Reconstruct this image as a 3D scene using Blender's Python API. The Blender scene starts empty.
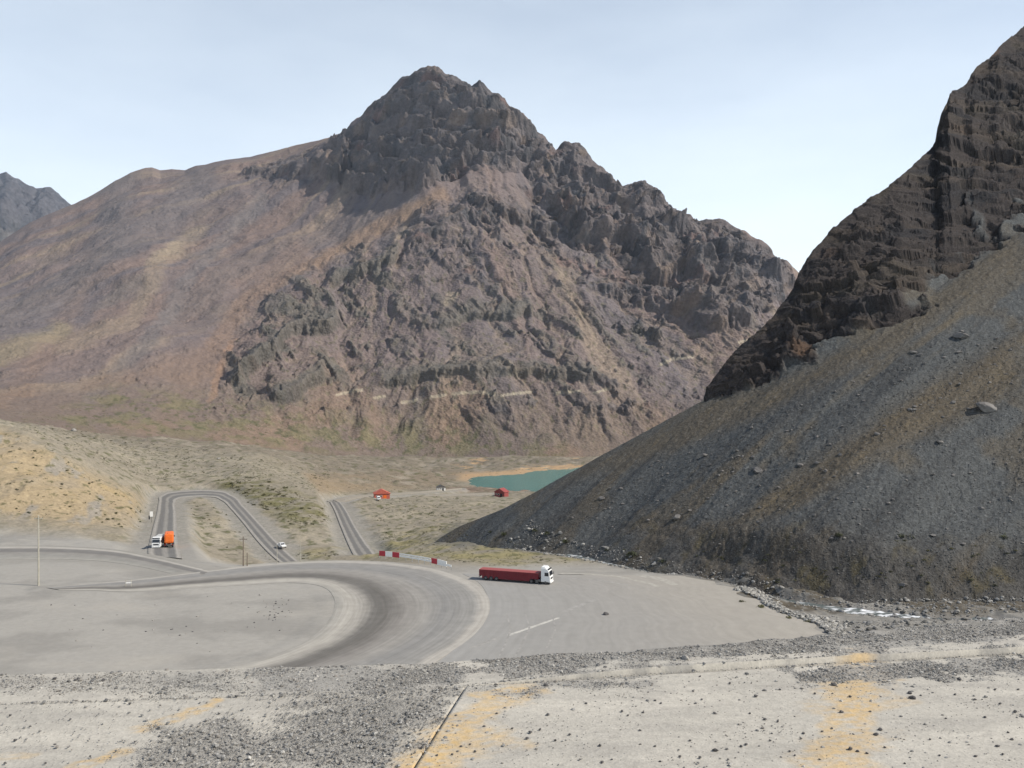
import bpy, bmesh, math, random
import numpy as np
from mathutils import Vector, Matrix

random.seed(7)
RNG = np.random.default_rng(7)
F = 900.0                      # focal length in pixels of the 1024-wide frame; camera at the origin looking along +Y
CX, CY = 512.0, 384.0
sc = bpy.context.scene
COL = sc.collection


# ---------------------------------------------------------------- noise
_perm = np.random.default_rng(3).permutation(256).astype(np.int32)
_perm = np.concatenate([_perm, _perm])
_ga = np.random.default_rng(4).uniform(0, 2 * np.pi, 256)
_gx, _gy = np.cos(_ga).astype(np.float32), np.sin(_ga).astype(np.float32)


def pnoise(x, y, seed=0):
    x = np.asarray(x, np.float32) + seed * 17.31
    y = np.asarray(y, np.float32) + seed * 9.73
    xi = np.floor(x); yi = np.floor(y)
    xf = x - xi; yf = y - yi
    a = xi.astype(np.int32) & 255; b = yi.astype(np.int32) & 255
    a1 = (a + 1) & 255; b1 = (b + 1) & 255
    u = xf * xf * xf * (xf * (xf * 6 - 15) + 10)
    v = yf * yf * yf * (yf * (yf * 6 - 15) + 10)
    h00 = _perm[_perm[a] + b]; h10 = _perm[_perm[a1] + b]
    h01 = _perm[_perm[a] + b1]; h11 = _perm[_perm[a1] + b1]
    n00 = _gx[h00] * xf + _gy[h00] * yf
    n10 = _gx[h10] * (xf - 1) + _gy[h10] * yf
    n01 = _gx[h01] * xf + _gy[h01] * (yf - 1)
    n11 = _gx[h11] * (xf - 1) + _gy[h11] * (yf - 1)
    return 1.5 * ((n00 * (1 - u) + n10 * u) * (1 - v) + (n01 * (1 - u) + n11 * u) * v)


def fbm(x, y, octv=5, gain=0.5, lac=2.03, seed=0):
    s = 0; a = 1.0; t = 0
    for i in range(octv):
        s = s + a * pnoise(x, y, seed + i * 3); t += a
        a *= gain; x = x * lac; y = y * lac
    return s / t


def ridged(x, y, octv=5, gain=0.55, lac=2.07, seed=0):
    s = 0; a = 1.0; t = 0; w = 1.0
    for i in range(octv):
        n = 1 - np.abs(pnoise(x, y, seed + i * 3)) * 1.6
        n = np.clip(n, 0, 1) ** 2 * w
        w = np.clip(n * 1.6, 0, 1)
        s = s + a * n; t += a
        a *= gain; x = x * lac; y = y * lac
    return s / t


def billow(x, y, octv=5, gain=0.5, lac=2.05, seed=0):
    """rounded ribs parted by sharp clefts"""
    s = 0; a = 1.0; t = 0
    for i in range(octv):
        s = s + a * np.abs(pnoise(x, y, seed + i * 3)); t += a
        a *= gain; x, y = x * lac * .94 + y * lac * .34, y * lac * .94 - x * lac * .34
    return s / t


_fr = np.random.default_rng(11).uniform(-1, 1, (5, 256)).astype(np.float32)


def facet(x, y, seed=0, tilt=1.0):
    """broken rock: flat, randomly tilted blocks meeting in sharp edges"""
    x = np.asarray(x, np.float32) + seed * 13.7; y = np.asarray(y, np.float32) + seed * 5.9
    xi = np.floor(x); yi = np.floor(y); best = np.full(x.shape, 1e9, np.float32); out = np.zeros(x.shape, np.float32)
    for dx in (-1, 0, 1):
        for dy in (-1, 0, 1):
            cx, cy = xi + dx, yi + dy
            h = _perm[_perm[cx.astype(np.int32) & 255] + (cy.astype(np.int32) & 255)]
            ox = x - (cx + .5 + .45 * _fr[0][h]); oy = y - (cy + .5 + .45 * _fr[1][h])
            d = ox * ox + oy * oy; m = d < best
            best = np.where(m, d, best)
            out = np.where(m, _fr[2][h] + tilt * (_fr[3][h] * ox + _fr[4][h] * oy), out)
    return out


def sstep(a, b, x):
    t = np.clip((x - a) / (b - a), 0, 1)
    return t * t * (3 - 2 * t)


def mix(a, b, t):
    return a * (1 - t[..., None]) + np.asarray(b, np.float32) * t[..., None]


def poly_sd(px, py, poly):
    """signed distance (positive inside) to a closed polygon"""
    d = np.full(px.shape, 1e9, np.float32); ins = np.zeros(px.shape, bool)
    n = len(poly)
    for i in range(n):
        x0, y0 = poly[i]; x1, y1 = poly[(i + 1) % n]
        ex, ey = x1 - x0, y1 - y0
        t = np.clip(((px - x0) * ex + (py - y0) * ey) / (ex * ex + ey * ey + 1e-9), 0, 1)
        d = np.minimum(d, (px - x0 - t * ex) ** 2 + (py - y0 - t * ey) ** 2)
        c = ((y0 > py) != (y1 > py)) & (px < (x1 - x0) * (py - y0) / (y1 - y0 + 1e-12) + x0)
        ins ^= c
    d = np.sqrt(d)
    return np.where(ins, d, -d)


def in_poly(px, py, poly): return poly_sd(np.asarray(px, np.float32), np.asarray(py, np.float32), poly)


def line_d(px, py, pts):
    d = np.full(px.shape, 1e9, np.float32)
    for (x0, y0), (x1, y1) in zip(pts[:-1], pts[1:]):
        ex, ey = x1 - x0, y1 - y0
        t = np.clip(((px - x0) * ex + (py - y0) * ey) / (ex * ex + ey * ey + 1e-9), 0, 1)
        d = np.minimum(d, (px - x0 - t * ex) ** 2 + (py - y0 - t * ey) ** 2)
    return np.sqrt(d)


def gauss1(a, sig, axis):
    r = int(sig * 3) + 1
    k = np.exp(-0.5 * (np.arange(-r, r + 1) / sig) ** 2); k /= k.sum()
    p = [(0, 0)] * a.ndim; p[axis] = (r, r)
    b = np.pad(a, p, mode='edge'); out = np.zeros_like(a)
    for i, w in enumerate(k):
        sl = [slice(None)] * a.ndim; sl[axis] = slice(i, i + a.shape[axis])
        out = out + w * b[tuple(sl)]
    return out


# ---------------------------------------------------------------- tagging and mesh helpers
def tag(o, label=None, cat=None, group=None, kind=None):
    if label: o['label'] = label
    if cat: o['category'] = cat
    if group: o['group'] = group
    if kind: o['kind'] = kind
    return o


def link(name, me, mat=None, parent=None):
    o = bpy.data.objects.new(name, me); COL.objects.link(o)
    if mat is not None and me is not None and len(me.materials) == 0: me.materials.append(mat)
    if parent: o.parent = parent
    return o


def empty(name, loc, rz=0.0, scale=1.0):
    o = bpy.data.objects.new(name, None); COL.objects.link(o)
    o.location = loc; o.rotation_euler = (0, 0, rz); o.scale = (scale,) * 3
    o.empty_display_size = 0.3
    return o


def np_mesh(name, V, Q, col=None, smooth=True, uv=None):
    """V (n,3), Q (m,k) equal-size faces, col (n,3) point colour, uv (n,2) point attribute"""
    me = bpy.data.meshes.new(name)
    V = np.ascontiguousarray(V, np.float32); Q = np.ascontiguousarray(Q, np.int32)
    me.vertices.add(len(V)); me.vertices.foreach_set('co', V.ravel())
    k = Q.shape[1]
    me.loops.add(Q.size); me.loops.foreach_set('vertex_index', Q.ravel())
    me.polygons.add(len(Q)); me.polygons.foreach_set('loop_start', np.arange(0, Q.size, k, dtype=np.int32))
    me.update(calc_edges=True)
    me.polygons.foreach_set('use_smooth', np.full(len(Q), smooth))
    if col is not None:
        a = me.color_attributes.new('tone', 'FLOAT_COLOR', 'POINT')
        c = np.ones((len(V), 4), np.float32); c[:, :3] = np.clip(col[:, :3], 0.01, 0.9)
        if col.shape[1] == 4: c[:, 3] = col[:, 3]
        a.data.foreach_set('color', c.ravel())
    if uv is not None:
        a = me.attributes.new('across', 'FLOAT_VECTOR', 'POINT')
        c = np.zeros((len(V), 3), np.float32); c[:, :2] = uv
        a.data.foreach_set('vector', c.ravel())
    return me


def grid_faces(nr, nc):
    i = np.arange(nr * nc, dtype=np.int32).reshape(nr, nc)
    return np.stack([i[:-1, :-1], i[:-1, 1:], i[1:, 1:], i[1:, :-1]], -1).reshape(-1, 4)


def grid_obj(name, X, Y, Z, col, mat, kind='structure', uv=None, smooth=True):
    V = np.stack([X, Y, Z], -1).reshape(-1, 3)
    me = np_mesh(name, V, grid_faces(*X.shape), None if col is None else col.reshape(-1, col.shape[-1]), smooth,
                 None if uv is None else uv.reshape(-1, 2))
    o = link(name, me, mat)
    if kind: o['kind'] = kind
    return o


# ---------------------------------------------------------------- materials
def nodes_of(m):
    m.use_nodes = True
    nt = m.node_tree; nt.nodes.clear()
    out = nt.nodes.new('ShaderNodeOutputMaterial'); b = nt.nodes.new('ShaderNodeBsdfPrincipled')
    nt.links.new(b.outputs[0], out.inputs[0])
    return nt, b


def terrain_mat(name, sc1, sc2, amp, bump, dist, rough=0.95, stretch=(1, 1, 1)):
    """surface colour from the modelled ground zones, broken up by two noises, with bump"""
    m = bpy.data.materials.new(name); nt, b = nodes_of(m); N = nt.nodes; L = nt.links
    at = N.new('ShaderNodeAttribute'); at.attribute_name = 'tone'
    tc = N.new('ShaderNodeTexCoord'); mp = N.new('ShaderNodeMapping'); mp.inputs['Scale'].default_value = stretch
    L.new(tc.outputs['Object'], mp.inputs[0])
    n1 = N.new('ShaderNodeTexNoise'); n1.inputs['Scale'].default_value = sc1; n1.inputs['Detail'].default_value = 8; n1.inputs['Roughness'].default_value = 0.65
    n2 = N.new('ShaderNodeTexVoronoi'); n2.inputs['Scale'].default_value = sc2
    L.new(mp.outputs[0], n1.inputs['Vector']); L.new(mp.outputs[0], n2.inputs['Vector'])
    r1 = N.new('ShaderNodeMapRange'); r1.inputs['From Min'].default_value = 0.3; r1.inputs['From Max'].default_value = 0.7
    r1.inputs['To Min'].default_value = 1 - amp; r1.inputs['To Max'].default_value = 1 + amp
    L.new(n1.outputs['Fac'], r1.inputs['Value'])
    sep = N.new('ShaderNodeSeparateColor'); L.new(n2.outputs['Color'], sep.inputs[0])
    r2 = N.new('ShaderNodeMapRange'); r2.inputs['To Min'].default_value = 1 - amp * 0.8; r2.inputs['To Max'].default_value = 1 + amp * 0.8
    L.new(sep.outputs[0], r2.inputs['Value'])
    mu = N.new('ShaderNodeMath'); mu.operation = 'MULTIPLY'; L.new(r1.outputs[0], mu.inputs[0]); L.new(r2.outputs[0], mu.inputs[1])
    su = N.new('ShaderNodeMath'); su.operation = 'SUBTRACT'; su.inputs[1].default_value = 1; L.new(mu.outputs[0], su.inputs[0])
    gr = N.new('ShaderNodeMath'); gr.operation = 'MULTIPLY_ADD'; gr.inputs[2].default_value = 1; L.new(su.outputs[0], gr.inputs[0]); L.new(at.outputs['Alpha'], gr.inputs[1])   # graded ground is smoother
    vm = N.new('ShaderNodeVectorMath'); vm.operation = 'SCALE'
    L.new(at.outputs['Color'], vm.inputs[0]); L.new(gr.outputs[0], vm.inputs['Scale'])
    L.new(vm.outputs[0], b.inputs['Base Color'])
    b.inputs['Roughness'].default_value = rough
    b.inputs['Specular IOR Level'].default_value = 0.15
    bp = N.new('ShaderNodeBump'); bp.inputs['Strength'].default_value = bump; bp.inputs['Distance'].default_value = dist
    bs = N.new('ShaderNodeMath'); bs.operation = 'MULTIPLY'; bs.inputs[1].default_value = bump; L.new(at.outputs['Alpha'], bs.inputs[0]); L.new(bs.outputs[0], bp.inputs['Strength'])
    ad = N.new('ShaderNodeMath'); ad.operation = 'MULTIPLY_ADD'; ad.inputs[1].default_value = 0.35
    L.new(n2.outputs['Distance'], ad.inputs[0]); L.new(n1.outputs['Fac'], ad.inputs[2])
    L.new(ad.outputs[0], bp.inputs['Height']); L.new(bp.outputs[0], b.inputs['Normal'])
    return m


def flat_mat(name, c, rough=0.6, metal=0.0, var=0.12, scale=6.0, spec=0.4, bump=0.0):
    m = bpy.data.materials.new(name); nt, b = nodes_of(m); N = nt.nodes; L = nt.links
    tc = N.new('ShaderNodeTexCoord'); n = N.new('ShaderNodeTexNoise'); n.inputs['Scale'].default_value = scale; n.inputs['Detail'].default_value = 6
    L.new(tc.outputs['Object'], n.inputs['Vector'])
    cr = N.new('ShaderNodeValToRGB'); e = cr.color_ramp.elements
    e[0].position = 0.3; e[1].position = 0.7
    e[0].color = (*[max(0, v * (1 - var)) for v in c], 1); e[1].color = (*[min(1, v * (1 + var)) for v in c], 1)
    L.new(n.outputs['Fac'], cr.inputs[0]); L.new(cr.outputs[0], b.inputs['Base Color'])
    b.inputs['Roughness'].default_value = rough; b.inputs['Metallic'].default_value = metal
    b.inputs['Specular IOR Level'].default_value = spec
    if bump:
        bp = N.new('ShaderNodeBump'); bp.inputs['Strength'].default_value = bump; bp.inputs['Distance'].default_value = 0.02
        L.new(n.outputs['Fac'], bp.inputs['Height']); L.new(bp.outputs[0], b.inputs['Normal'])
    return m


def road_mat(name, bands, amp=0.12):
    """worn concrete road: wheel-blackened lanes and pale dusty edges across its width"""
    m = bpy.data.materials.new(name); nt, b = nodes_of(m); N = nt.nodes; L = nt.links
    at = N.new('ShaderNodeAttribute'); at.attribute_name = 'across'
    sp = N.new('ShaderNodeSeparateXYZ'); L.new(at.outputs['Vector'], sp.inputs[0])
    tc = N.new('ShaderNodeTexCoord')
    n = N.new('ShaderNodeTexNoise'); n.inputs['Scale'].default_value = 0.22; n.inputs['Detail'].default_value = 8; n.inputs['Roughness'].default_value = 0.6
    L.new(tc.outputs['Object'], n.inputs['Vector'])
    # wobble of the bands
    ma = N.new('ShaderNodeMath'); ma.operation = 'MULTIPLY_ADD'; ma.inputs[1].default_value = 0.10; 
    L.new(n.outputs['Fac'], ma.inputs[0]); L.new(sp.outputs['X'], ma.inputs[2])
    mb = N.new('ShaderNodeMath'); mb.operation = 'SUBTRACT'; mb.inputs[1].default_value = 0.05; L.new(ma.outputs[0], mb.inputs[0])
    cr = N.new('ShaderNodeValToRGB'); els = cr.color_ramp.elements
    while len(els) < len(bands): els.new(0.5)
    for e, (p, c) in zip(els, bands): e.position = p; e.color = (*c, 1)
    L.new(mb.outputs[0], cr.inputs[0])
    # fine streaks along the direction of travel
    mp = N.new('ShaderNodeMapping'); mp.inputs['Scale'].default_value = (55, 0.05, 1); L.new(at.outputs['Vector'], mp.inputs[0])
    n2 = N.new('ShaderNodeTexNoise'); n2.inputs['Scale'].default_value = 1.0; n2.inputs['Detail'].default_value = 4; L.new(mp.outputs[0], n2.inputs['Vector'])
    n3 = N.new('ShaderNodeTexNoise'); n3.inputs['Scale'].default_value = .45; n3.inputs['Detail'].default_value = 9; L.new(tc.outputs['Object'], n3.inputs['Vector'])
    s1 = N.new('ShaderNodeMapRange'); s1.inputs['From Min'].default_value = .3; s1.inputs['From Max'].default_value = .7
    s1.inputs['To Min'].default_value = 1 - amp; s1.inputs['To Max'].default_value = 1 + amp; L.new(n2.outputs['Fac'], s1.inputs['Value'])
    s2 = N.new('ShaderNodeMapRange'); s2.inputs['From Min'].default_value = .3; s2.inputs['From Max'].default_value = .7
    s2.inputs['To Min'].default_value = 1 - amp * .7; s2.inputs['To Max'].default_value = 1 + amp * .7; L.new(n3.outputs['Fac'], s2.inputs['Value'])
    mu = N.new('ShaderNodeMath'); mu.operation = 'MULTIPLY'; L.new(s1.outputs[0], mu.inputs[0]); L.new(s2.outputs[0], mu.inputs[1])
    vm = N.new('ShaderNodeVectorMath'); vm.operation = 'SCALE'; L.new(cr.outputs[0], vm.inputs[0]); L.new(mu.outputs[0], vm.inputs['Scale'])
    L.new(vm.outputs[0], b.inputs['Base Color']); b.inputs['Roughness'].default_value = 0.9; b.inputs['Specular IOR Level'].default_value = 0.15
    return m


# ---------------------------------------------------------------- the valley ground
def edge_Y(px):                 # far edge of the concrete platform the picture is taken from
    return 12.5 + (np.asarray(px, float)) / 1024 * 2.9


G = {
 -260: [(225,-45.5),(262,-46.8),(278,-46),(330,-20),(420,8),(600,10),(1000,-10),(1500,-60)],
 0:   [(225,-45.5),(262,-47),(278,-47.3),(300,-42),(340,-31.5),(400,-20),(470,-19.5),(600,-26),(800,-33),(1100,-45),(1500,-90)],
 50:  [(225,-45.5),(262,-47),(281,-47.6),(310,-43.5),(350,-34),(410,-25.5),(480,-26.5),(600,-31),(800,-40),(1100,-52),(1500,-95)],
 100: [(230,-45.5),(262,-47.5),(287,-48.7),(320,-45.5),(380,-39),(450,-38),(600,-42),(800,-50),(1100,-62),(1500,-105)],
 132: [(234,-45.7),(262,-48),(287,-50.2),(330,-49),(400,-47),(460,-45.5),(600,-47),(800,-53),(1100,-63),(1500,-108)],
 150: [(236,-46),(262,-48.5),(285,-52),(380,-57),(470,-59),(520,-57.5),(620,-53),(800,-55),(1100,-64),(1500,-110)],
 200: [(229,-45.5),(238,-47),(270,-54),(330,-57),(420,-57),(478,-58.7),(520,-57),(650,-56),(850,-62),(1150,-73),(1500,-115)],
 250: [(225,-45.4),(233,-47),(270,-57),(330,-61),(430,-61.0),(480,-58),(520,-54),(600,-54),(800,-60),(1150,-78),(1500,-120)],
 300: [(229,-45.3),(238,-48),(280,-60),(350,-60.5),(430,-58),(500,-57),(560,-60),(700,-71),(900,-80),(1200,-91),(1500,-125)],
 350: [(229,-45.2),(238,-48),(280,-60),(345,-63),(487,-66),(550,-70),(700,-84),(850,-92),(1150,-100),(1350,-104),(1550,-130)],
 400: [(224,-45.2),(236,-47),(270,-53),(350,-60.5),(450,-66),(550,-70.5),(700,-85),(850,-96),(1150,-106),(1400,-112),(1600,-135)],
 450: [(213,-45.2),(228,-47.5),(255,-49.5),(300,-52.3),(350,-58.5),(450,-66),(580,-75),(720,-89),(950,-111),(1040,-114.2),(1170,-113.5),(1400,-113),(1600,-135)],
 500: [(215,-45.2),(230,-47.3),(260,-49),(300,-52),(400,-62),(580,-75),(720,-89),(940,-112.5),(985,-114.6),(1010,-117),(1100,-117),(1136,-114),(1200,-110.5),(1400,-111),(1600,-135)],
 560: [(217,-45.2),(230,-47),(260,-48.5),(310,-55),(450,-68),(580,-75),(720,-89),(940,-113),(1000,-118),(1190,-118),(1222,-114),(1270,-110.5),(1450,-111),(1600,-135)],
 700: [(212,-45.2),(222,-47),(236,-47.3),(250,-47.5),(310,-55),(450,-68),(580,-75),(720,-89),(940,-115),(1000,-118),(1230,-118),(1300,-113),(1600,-135)],
 850: [(176,-45.5),(183,-47.6),(192,-47.8),(205,-46.8),(230,-46),(310,-55),(580,-75),(720,-89),(940,-115),(1240,-118),(1300,-113),(1600,-135)],
 1024:[(165,-45.6),(184,-47.4),(196,-46.4),(205,-46),(230,-46),(310,-55),(580,-75),(1300,-113),(1600,-135)],
 1300:[(165,-45.6),(184,-47.4),(196,-46.4),(205,-46),(230,-46),(310,-55),(580,-75),(1300,-113),(1600,-135)],
}
g_px = np.linspace(-240, 1270, 940)
g_Y = np.concatenate([np.linspace(3, 11, 12), np.linspace(11.4, 70, 130), np.geomspace(70.6, 135, 60)[:-1], np.geomspace(135, 1620, 900)])
g_lY = np.log(g_Y)
cols = sorted(G)
zc = []
for p in cols:
    e = float(edge_Y(p))
    pts = [(1, -4.5), (e - 0.35, -4.5), (e + 0.25, -4.9), (e + 53, -44.6), (e + 62, -45.2), (130, -45.3)] + G[p]
    zc.append(np.interp(g_lY, np.log([q[0] for q in pts]), [q[1] for q in pts]))
zc = np.array(zc)
# blend between the cross-sections
Zg = np.empty((len(g_Y), len(g_px)))
for r in range(len(g_Y)):
    Zg[r] = np.interp(g_px, cols, zc[:, r])
Zg0 = Zg.copy()
Zs = gauss1(gauss1(Zg, 12, 1), 5, 0)
far = sstep(75, 110, g_Y)[:, None]
Zg = Zg * (1 - far) + Zs * far
PXg, Yg = np.meshgrid(g_px, g_Y)
Xg = (PXg - CX) / F * Yg


def pix_row(px, py, z):         # world point on the level z seen at (px, py)
    Y = -z * F / (py - CY)
    return ((px - CX) / F * Y, Y, z)


# ---- roads: pairs of edge points (left/outer, right/inner) with their level
def ramp(pairs):
    out = []
    for (a, b, z) in pairs: out.append((pix_row(a[0], a[1], z), pix_row(b[0], b[1], z)))
    return out


def smooth_strip(pairs, n):
    A = np.array([p[0] for p in pairs], float); B = np.array([p[1] for p in pairs], float)
    M = (A + B) / 2
    d = np.concatenate([[0], np.cumsum(np.linalg.norm(np.diff(M, axis=0), axis=1))])
    u = np.linspace(0, d[-1], n)

    def cr(P):                  # Catmull-Rom through the points
        T = np.gradient(P, d, axis=0)
        i = np.clip(np.searchsorted(d, u, side='right') - 1, 0, len(d) - 2)
        h = (d[i + 1] - d[i])[:, None]; t = ((u - d[i])[:, None]) / h
        return ((2*t**3 - 3*t**2 + 1) * P[i] + (t**3 - 2*t**2 + t) * h * T[i] + (-2*t**3 + 3*t**2) * P[i + 1] + (t**3 - t**2) * h * T[i + 1])
    return cr(A), cr(B), u


LEV = -45.0
R_loop = [((46,587.4),(60,589.9)), ((85,584),(88,590)), ((130,580),(122,591.5)), ((207,570.8),(188,588)), ((256,565),(250,584.5)), ((300,562),(288,582.5)), ((340,561),(312,584)),
          ((390,563),(327,589)), ((430,568),(333,596)), ((465,579),(335,605)), ((484,591),(331,616)), ((490,605),(322,628)), ((485,621),(305,641)),
          ((470,638),(275,654)), ((445,655),(238,665)), ((418,673),(190,675)), ((380,700),(120,690))]
R_loop = ramp([(a, b, LEV) for a, b in R_loop])
R_left = ramp([((-80,548),(-80,561.5),-46), ((0,546.5),(0,559.5),-46), ((60,547),(60,559),-46), ((110,550),(104,561.3),-45.9), ((150,557),(140,566.5),-45.7), ((185,565),(172,573.5),-45.3), ((210,571),(196,578.5),-45.04)])
R_down = ramp([((149,556),(182,558.5),-46.2), ((148,551),(181,551.5),-48.2), ((149,545),(179,545),-50), ((153,528),(177,528),-53), ((157,512),(176.3,512),-56), ((159,501),(175.6,503),-57.8), ((161,495.3),(178,499.3),-58.4),
               ((169,492.3),(184,497.6),-58.6), ((183,490.8),(193,496.8),-58.8), ((202,490),(204,496.6),-59), ((219,490.8),(213,497),-59.1), ((232,495),(221,500),-59.3), ((244,506),(231,509),-59.6),
               ((259,522),(244,524),-60.2), ((276,540),(258,541.5),-61), ((288,552),(270,554),-61.5), ((304,566),(288,569),-62)])
R_valley = ramp([((354,556),(378,556),-62.5), ((350,548),(371,548),-63), ((341,527),(357,528),-64.6), ((333,507.5),(345.5,508),-66), ((329.5,501.5),(340.5,501.7),-67)])
R_lake = ramp([((334,500),(341,503.5),-67.8), ((346,497.2),(351,500),-70), ((365,494.8),(367,497),-75), ((398,492.8),(400,494.6),-82.2), ((440,489.8),(440,491.4),-93), ((462,487.8),(462,489.2),-103)])
R_shed = ramp([((340,500.5),(338,503.5),-70), ((380,498.5),(380,501),-76), ((425,495.3),(425,497.6),-85), ((470,493.2),(470,495.2),-92), ((492,492.6),(492,494.6),-95)])
R_apron = ramp([((462,573.5),(690,576),LEV-0.06), ((478,582),(722,586),LEV-0.06), ((487,595),(748,597),LEV-0.06), ((488,610),(778,610),LEV-0.06), ((478,628),(815,628),LEV-0.06), ((455,648),(850,642),LEV-0.06), ((425,676),(890,672),LEV-0.06)])
ROADS = dict(loop=(R_loop, 320), left=(R_left, 90), down=(R_down, 260), valley=(R_valley, 120), lake=(R_lake, 120), shed=(R_shed, 80), apron=(R_apron, 80))
strips = {k: smooth_strip(p, n) for k, (p, n) in ROADS.items()}
_A, _B, _u = strips['apron']; _B[:, 0] += fbm(_u / 7, _u * 0, 5, seed=125) * 5.0 + .5


def carve(Z, key, fall, drop):
    """sink and level the ground under a road so the road lies on it"""
    A, B, u = strips[key]
    M = (A + B) / 2; hw = np.linalg.norm(A - B, axis=1) / 2
    r0 = np.searchsorted(g_Y, M[:, 1].min() - 40); r1 = np.searchsorted(g_Y, M[:, 1].max() + 40)
    X = Xg[r0:r1]; Y = Yg[r0:r1]
    best = np.full(X.shape, 1e9); zz = np.zeros(X.shape)
    step = max(1, len(M) // 90)
    idx = list(range(0, len(M), step))
    for i in idx:
        j = min(i + step, len(M) - 1)
        # distance to the quad's cross-line, measured outside its half width
        ax, ay = A[i, :2]; bx, by = B[i, :2]
        ex, ey = bx - ax, by - ay
        t = np.clip(((X - ax) * ex + (Y - ay) * ey) / (ex * ex + ey * ey + 1e-9), 0, 1)
        d = np.hypot(X - ax - t * ex, Y - ay - t * ey)
        m = d < best; best[m] = d[m]; zz[m] = M[i, 2]
    sp = np.median(np.linalg.norm(np.diff(M[::step], axis=0), axis=1))
    w = 1 - sstep(sp * 0.8 + 0.3, sp * 0.8 + fall, best)
    Z[r0:r1] = Z[r0:r1] * (1 - w) + (zz - drop) * w
    return r0, r1, best


# surface roughness first, then the roads are cut in
rough = (billow(Xg / 34, Yg / 34, 5, seed=1) - .3) * 4.2 * sstep(240, 330, Yg) + fbm(Xg / 5, Yg / 5, 4, seed=2) * 0.35 * sstep(225, 300, Yg)
rough += fbm(Xg / 8, Yg / 8, 4, seed=5) * (0.16 - .10 * sstep(80, 120, Yg)) * sstep(18, 40, Yg) + ridged(Xg / 14, Yg / 14, 4, seed=6) * 0.5 * sstep(-10, -60, Xg * 0 - (Yg - 60)) * 0
hillmask = sstep(190, 100, PXg) * sstep(280, 310, Yg)
rough += (ridged(Xg / 26, Yg / 40, 5, seed=8) - 0.5) * 2.5 * hillmask
emb = sstep(13, 17, Yg) * sstep(80, 60, Yg)
rough += fbm(Xg / 3, Yg / 3, 4, seed=9) * 0.5 * emb
rightbank = sstep(640, 760, PXg) * sstep(170, 190, Yg) * sstep(300, 240, Yg)
rough += fbm(Xg / 4, Yg / 4, 5, seed=10) * 0.7 * rightbank
wl = sstep(120, 100, np.abs(Yg - 1090)) * sstep(430, 470, PXg)
Zg += rough * (1 - 0.6 * wl)
Zg += (billow(Xg / 70, Yg / 70, 5, seed=12) - .3) * 9 * sstep(560, 800, Yg) * (1 - wl)
# stream channel
STREAM = [(1000,620.5,-47.9),(930,620,-47.9),(905,617.5,-47.9),(875,613.5,-47.9),(845,610,-47.9),(800,603.5,-47.9),(745,592,-47.9),(700,583.5,-48),(655,574,-48.1),(622,566,-48.2),(600,561,-48.4),(575,556.5,-48.8),(550,552,-49.5),(520,547,-50.5),(495,541,-52)]
st_pts = np.array([pix_row(*s) for s in STREAM])
dst = line_d(Xg, Yg, [tuple(p[:2]) for p in st_pts])
zst = np.full(Xg.shape, -47.9)
oY = np.argsort(st_pts[:, 1]); zst = np.interp(Yg, st_pts[oY, 1], st_pts[oY, 2])
ws = 1 - sstep(1.2, 4.5, dst)
Zg = np.where((Yg > 150) & (Yg < 330), Zg * (1 - ws) + np.minimum(Zg, zst - 0.35) * ws, Zg)
road_d = {}
for key, fall, drop in (('shed', 6, 0.3), ('lake', 7, 0.3), ('valley', 7, 0.3), ('down', 7, 0.25), ('left', 5, 0.07), ('apron', 4, 0.10), ('loop', 3.5, 0.10)):
    r0, r1, bd = carve(Zg, key, fall, drop)
    full = np.full(Xg.shape, 1e9); full[r0:r1] = bd; road_d[key] = full
# low earth bank along the far rim of the hairpin, so the road drops away behind it
PYg = CY - Zg / Yg * F

# ---- ground colours
def C(*v): return np.array(v, np.float32)
n_big = fbm(Xg / 60, Yg / 60, 5, seed=21); n_mid = fbm(Xg / 14, Yg / 14, 5, seed=22); n_fin = fbm(Xg / 3, Yg / 3, 4, seed=23)
cg = np.zeros(Xg.shape + (3,), np.float32) + C(.245, .215, .165)
cg = mix(cg, C(.285, .25, .19), sstep(-.1, .35, n_big))
cg = mix(cg, C(.20, .175, .125), sstep(.05, .4, n_mid) * .7)
# graded dirt inside the hairpin and around it
flat = sstep(250, 226, Yg) * sstep(70, 110, Yg)
dirt = np.zeros_like(cg) + C(.315, .298, .266)
dirt = mix(dirt, C(.262, .248, .222), sstep(-.1, .3, fbm(Xg / 22, Yg / 14, 5, seed=24)))
dirt = mix(dirt, C(.345, .322, .282), sstep(.1, .5, fbm(Xg / 30, Yg / 18, 5, seed=25)) * .8)
dirt = mix(dirt, C(.20, .19, .17), sstep(.3, .6, n_fin) * .15)
cg = cg * (1 - flat[..., None]) + dirt * flat[..., None]
leftflat = sstep(300, 240, PXg) * sstep(292, 276, Yg) * sstep(70, 110, Yg)
cg = cg * (1 - leftflat[..., None]) + dirt * leftflat[..., None]
# yellow-ochre grassy hillside on the left
hill_o = poly_sd(PXg + n_mid * 14, PYg + n_mid * 8, [(-260, 415), (0, 424), (40, 440), (80, 462), (130, 485), (150, 500), (140, 532), (60, 528), (0, 520), (-260, 515)])
hm = sstep(-4, 14, hill_o) * sstep(270, 290, Yg)
hc = np.zeros_like(cg) + C(.325, .255, .16)
hc = mix(hc, C(.28, .23, .16), sstep(-.05, .3, fbm(Xg / 24, Yg / 40, 5, seed=30)))
hc = mix(hc, C(.315, .24, .13), sstep(.12, .45, fbm(Xg / 16, Yg / 25, 5, seed=31)) * .8)
hc = mix(hc, C(.25, .235, .21), sstep(.12, .35, fbm((Xg + Yg * .4) / 9, (Yg - Xg * .4) / 40, 4, seed=32)) * .7)
hc = mix(hc, C(.12, .11, .055), sstep(.22, .38, fbm(Xg / 3.2, Yg / 4.5, 4, seed=33)) * .85)
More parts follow.
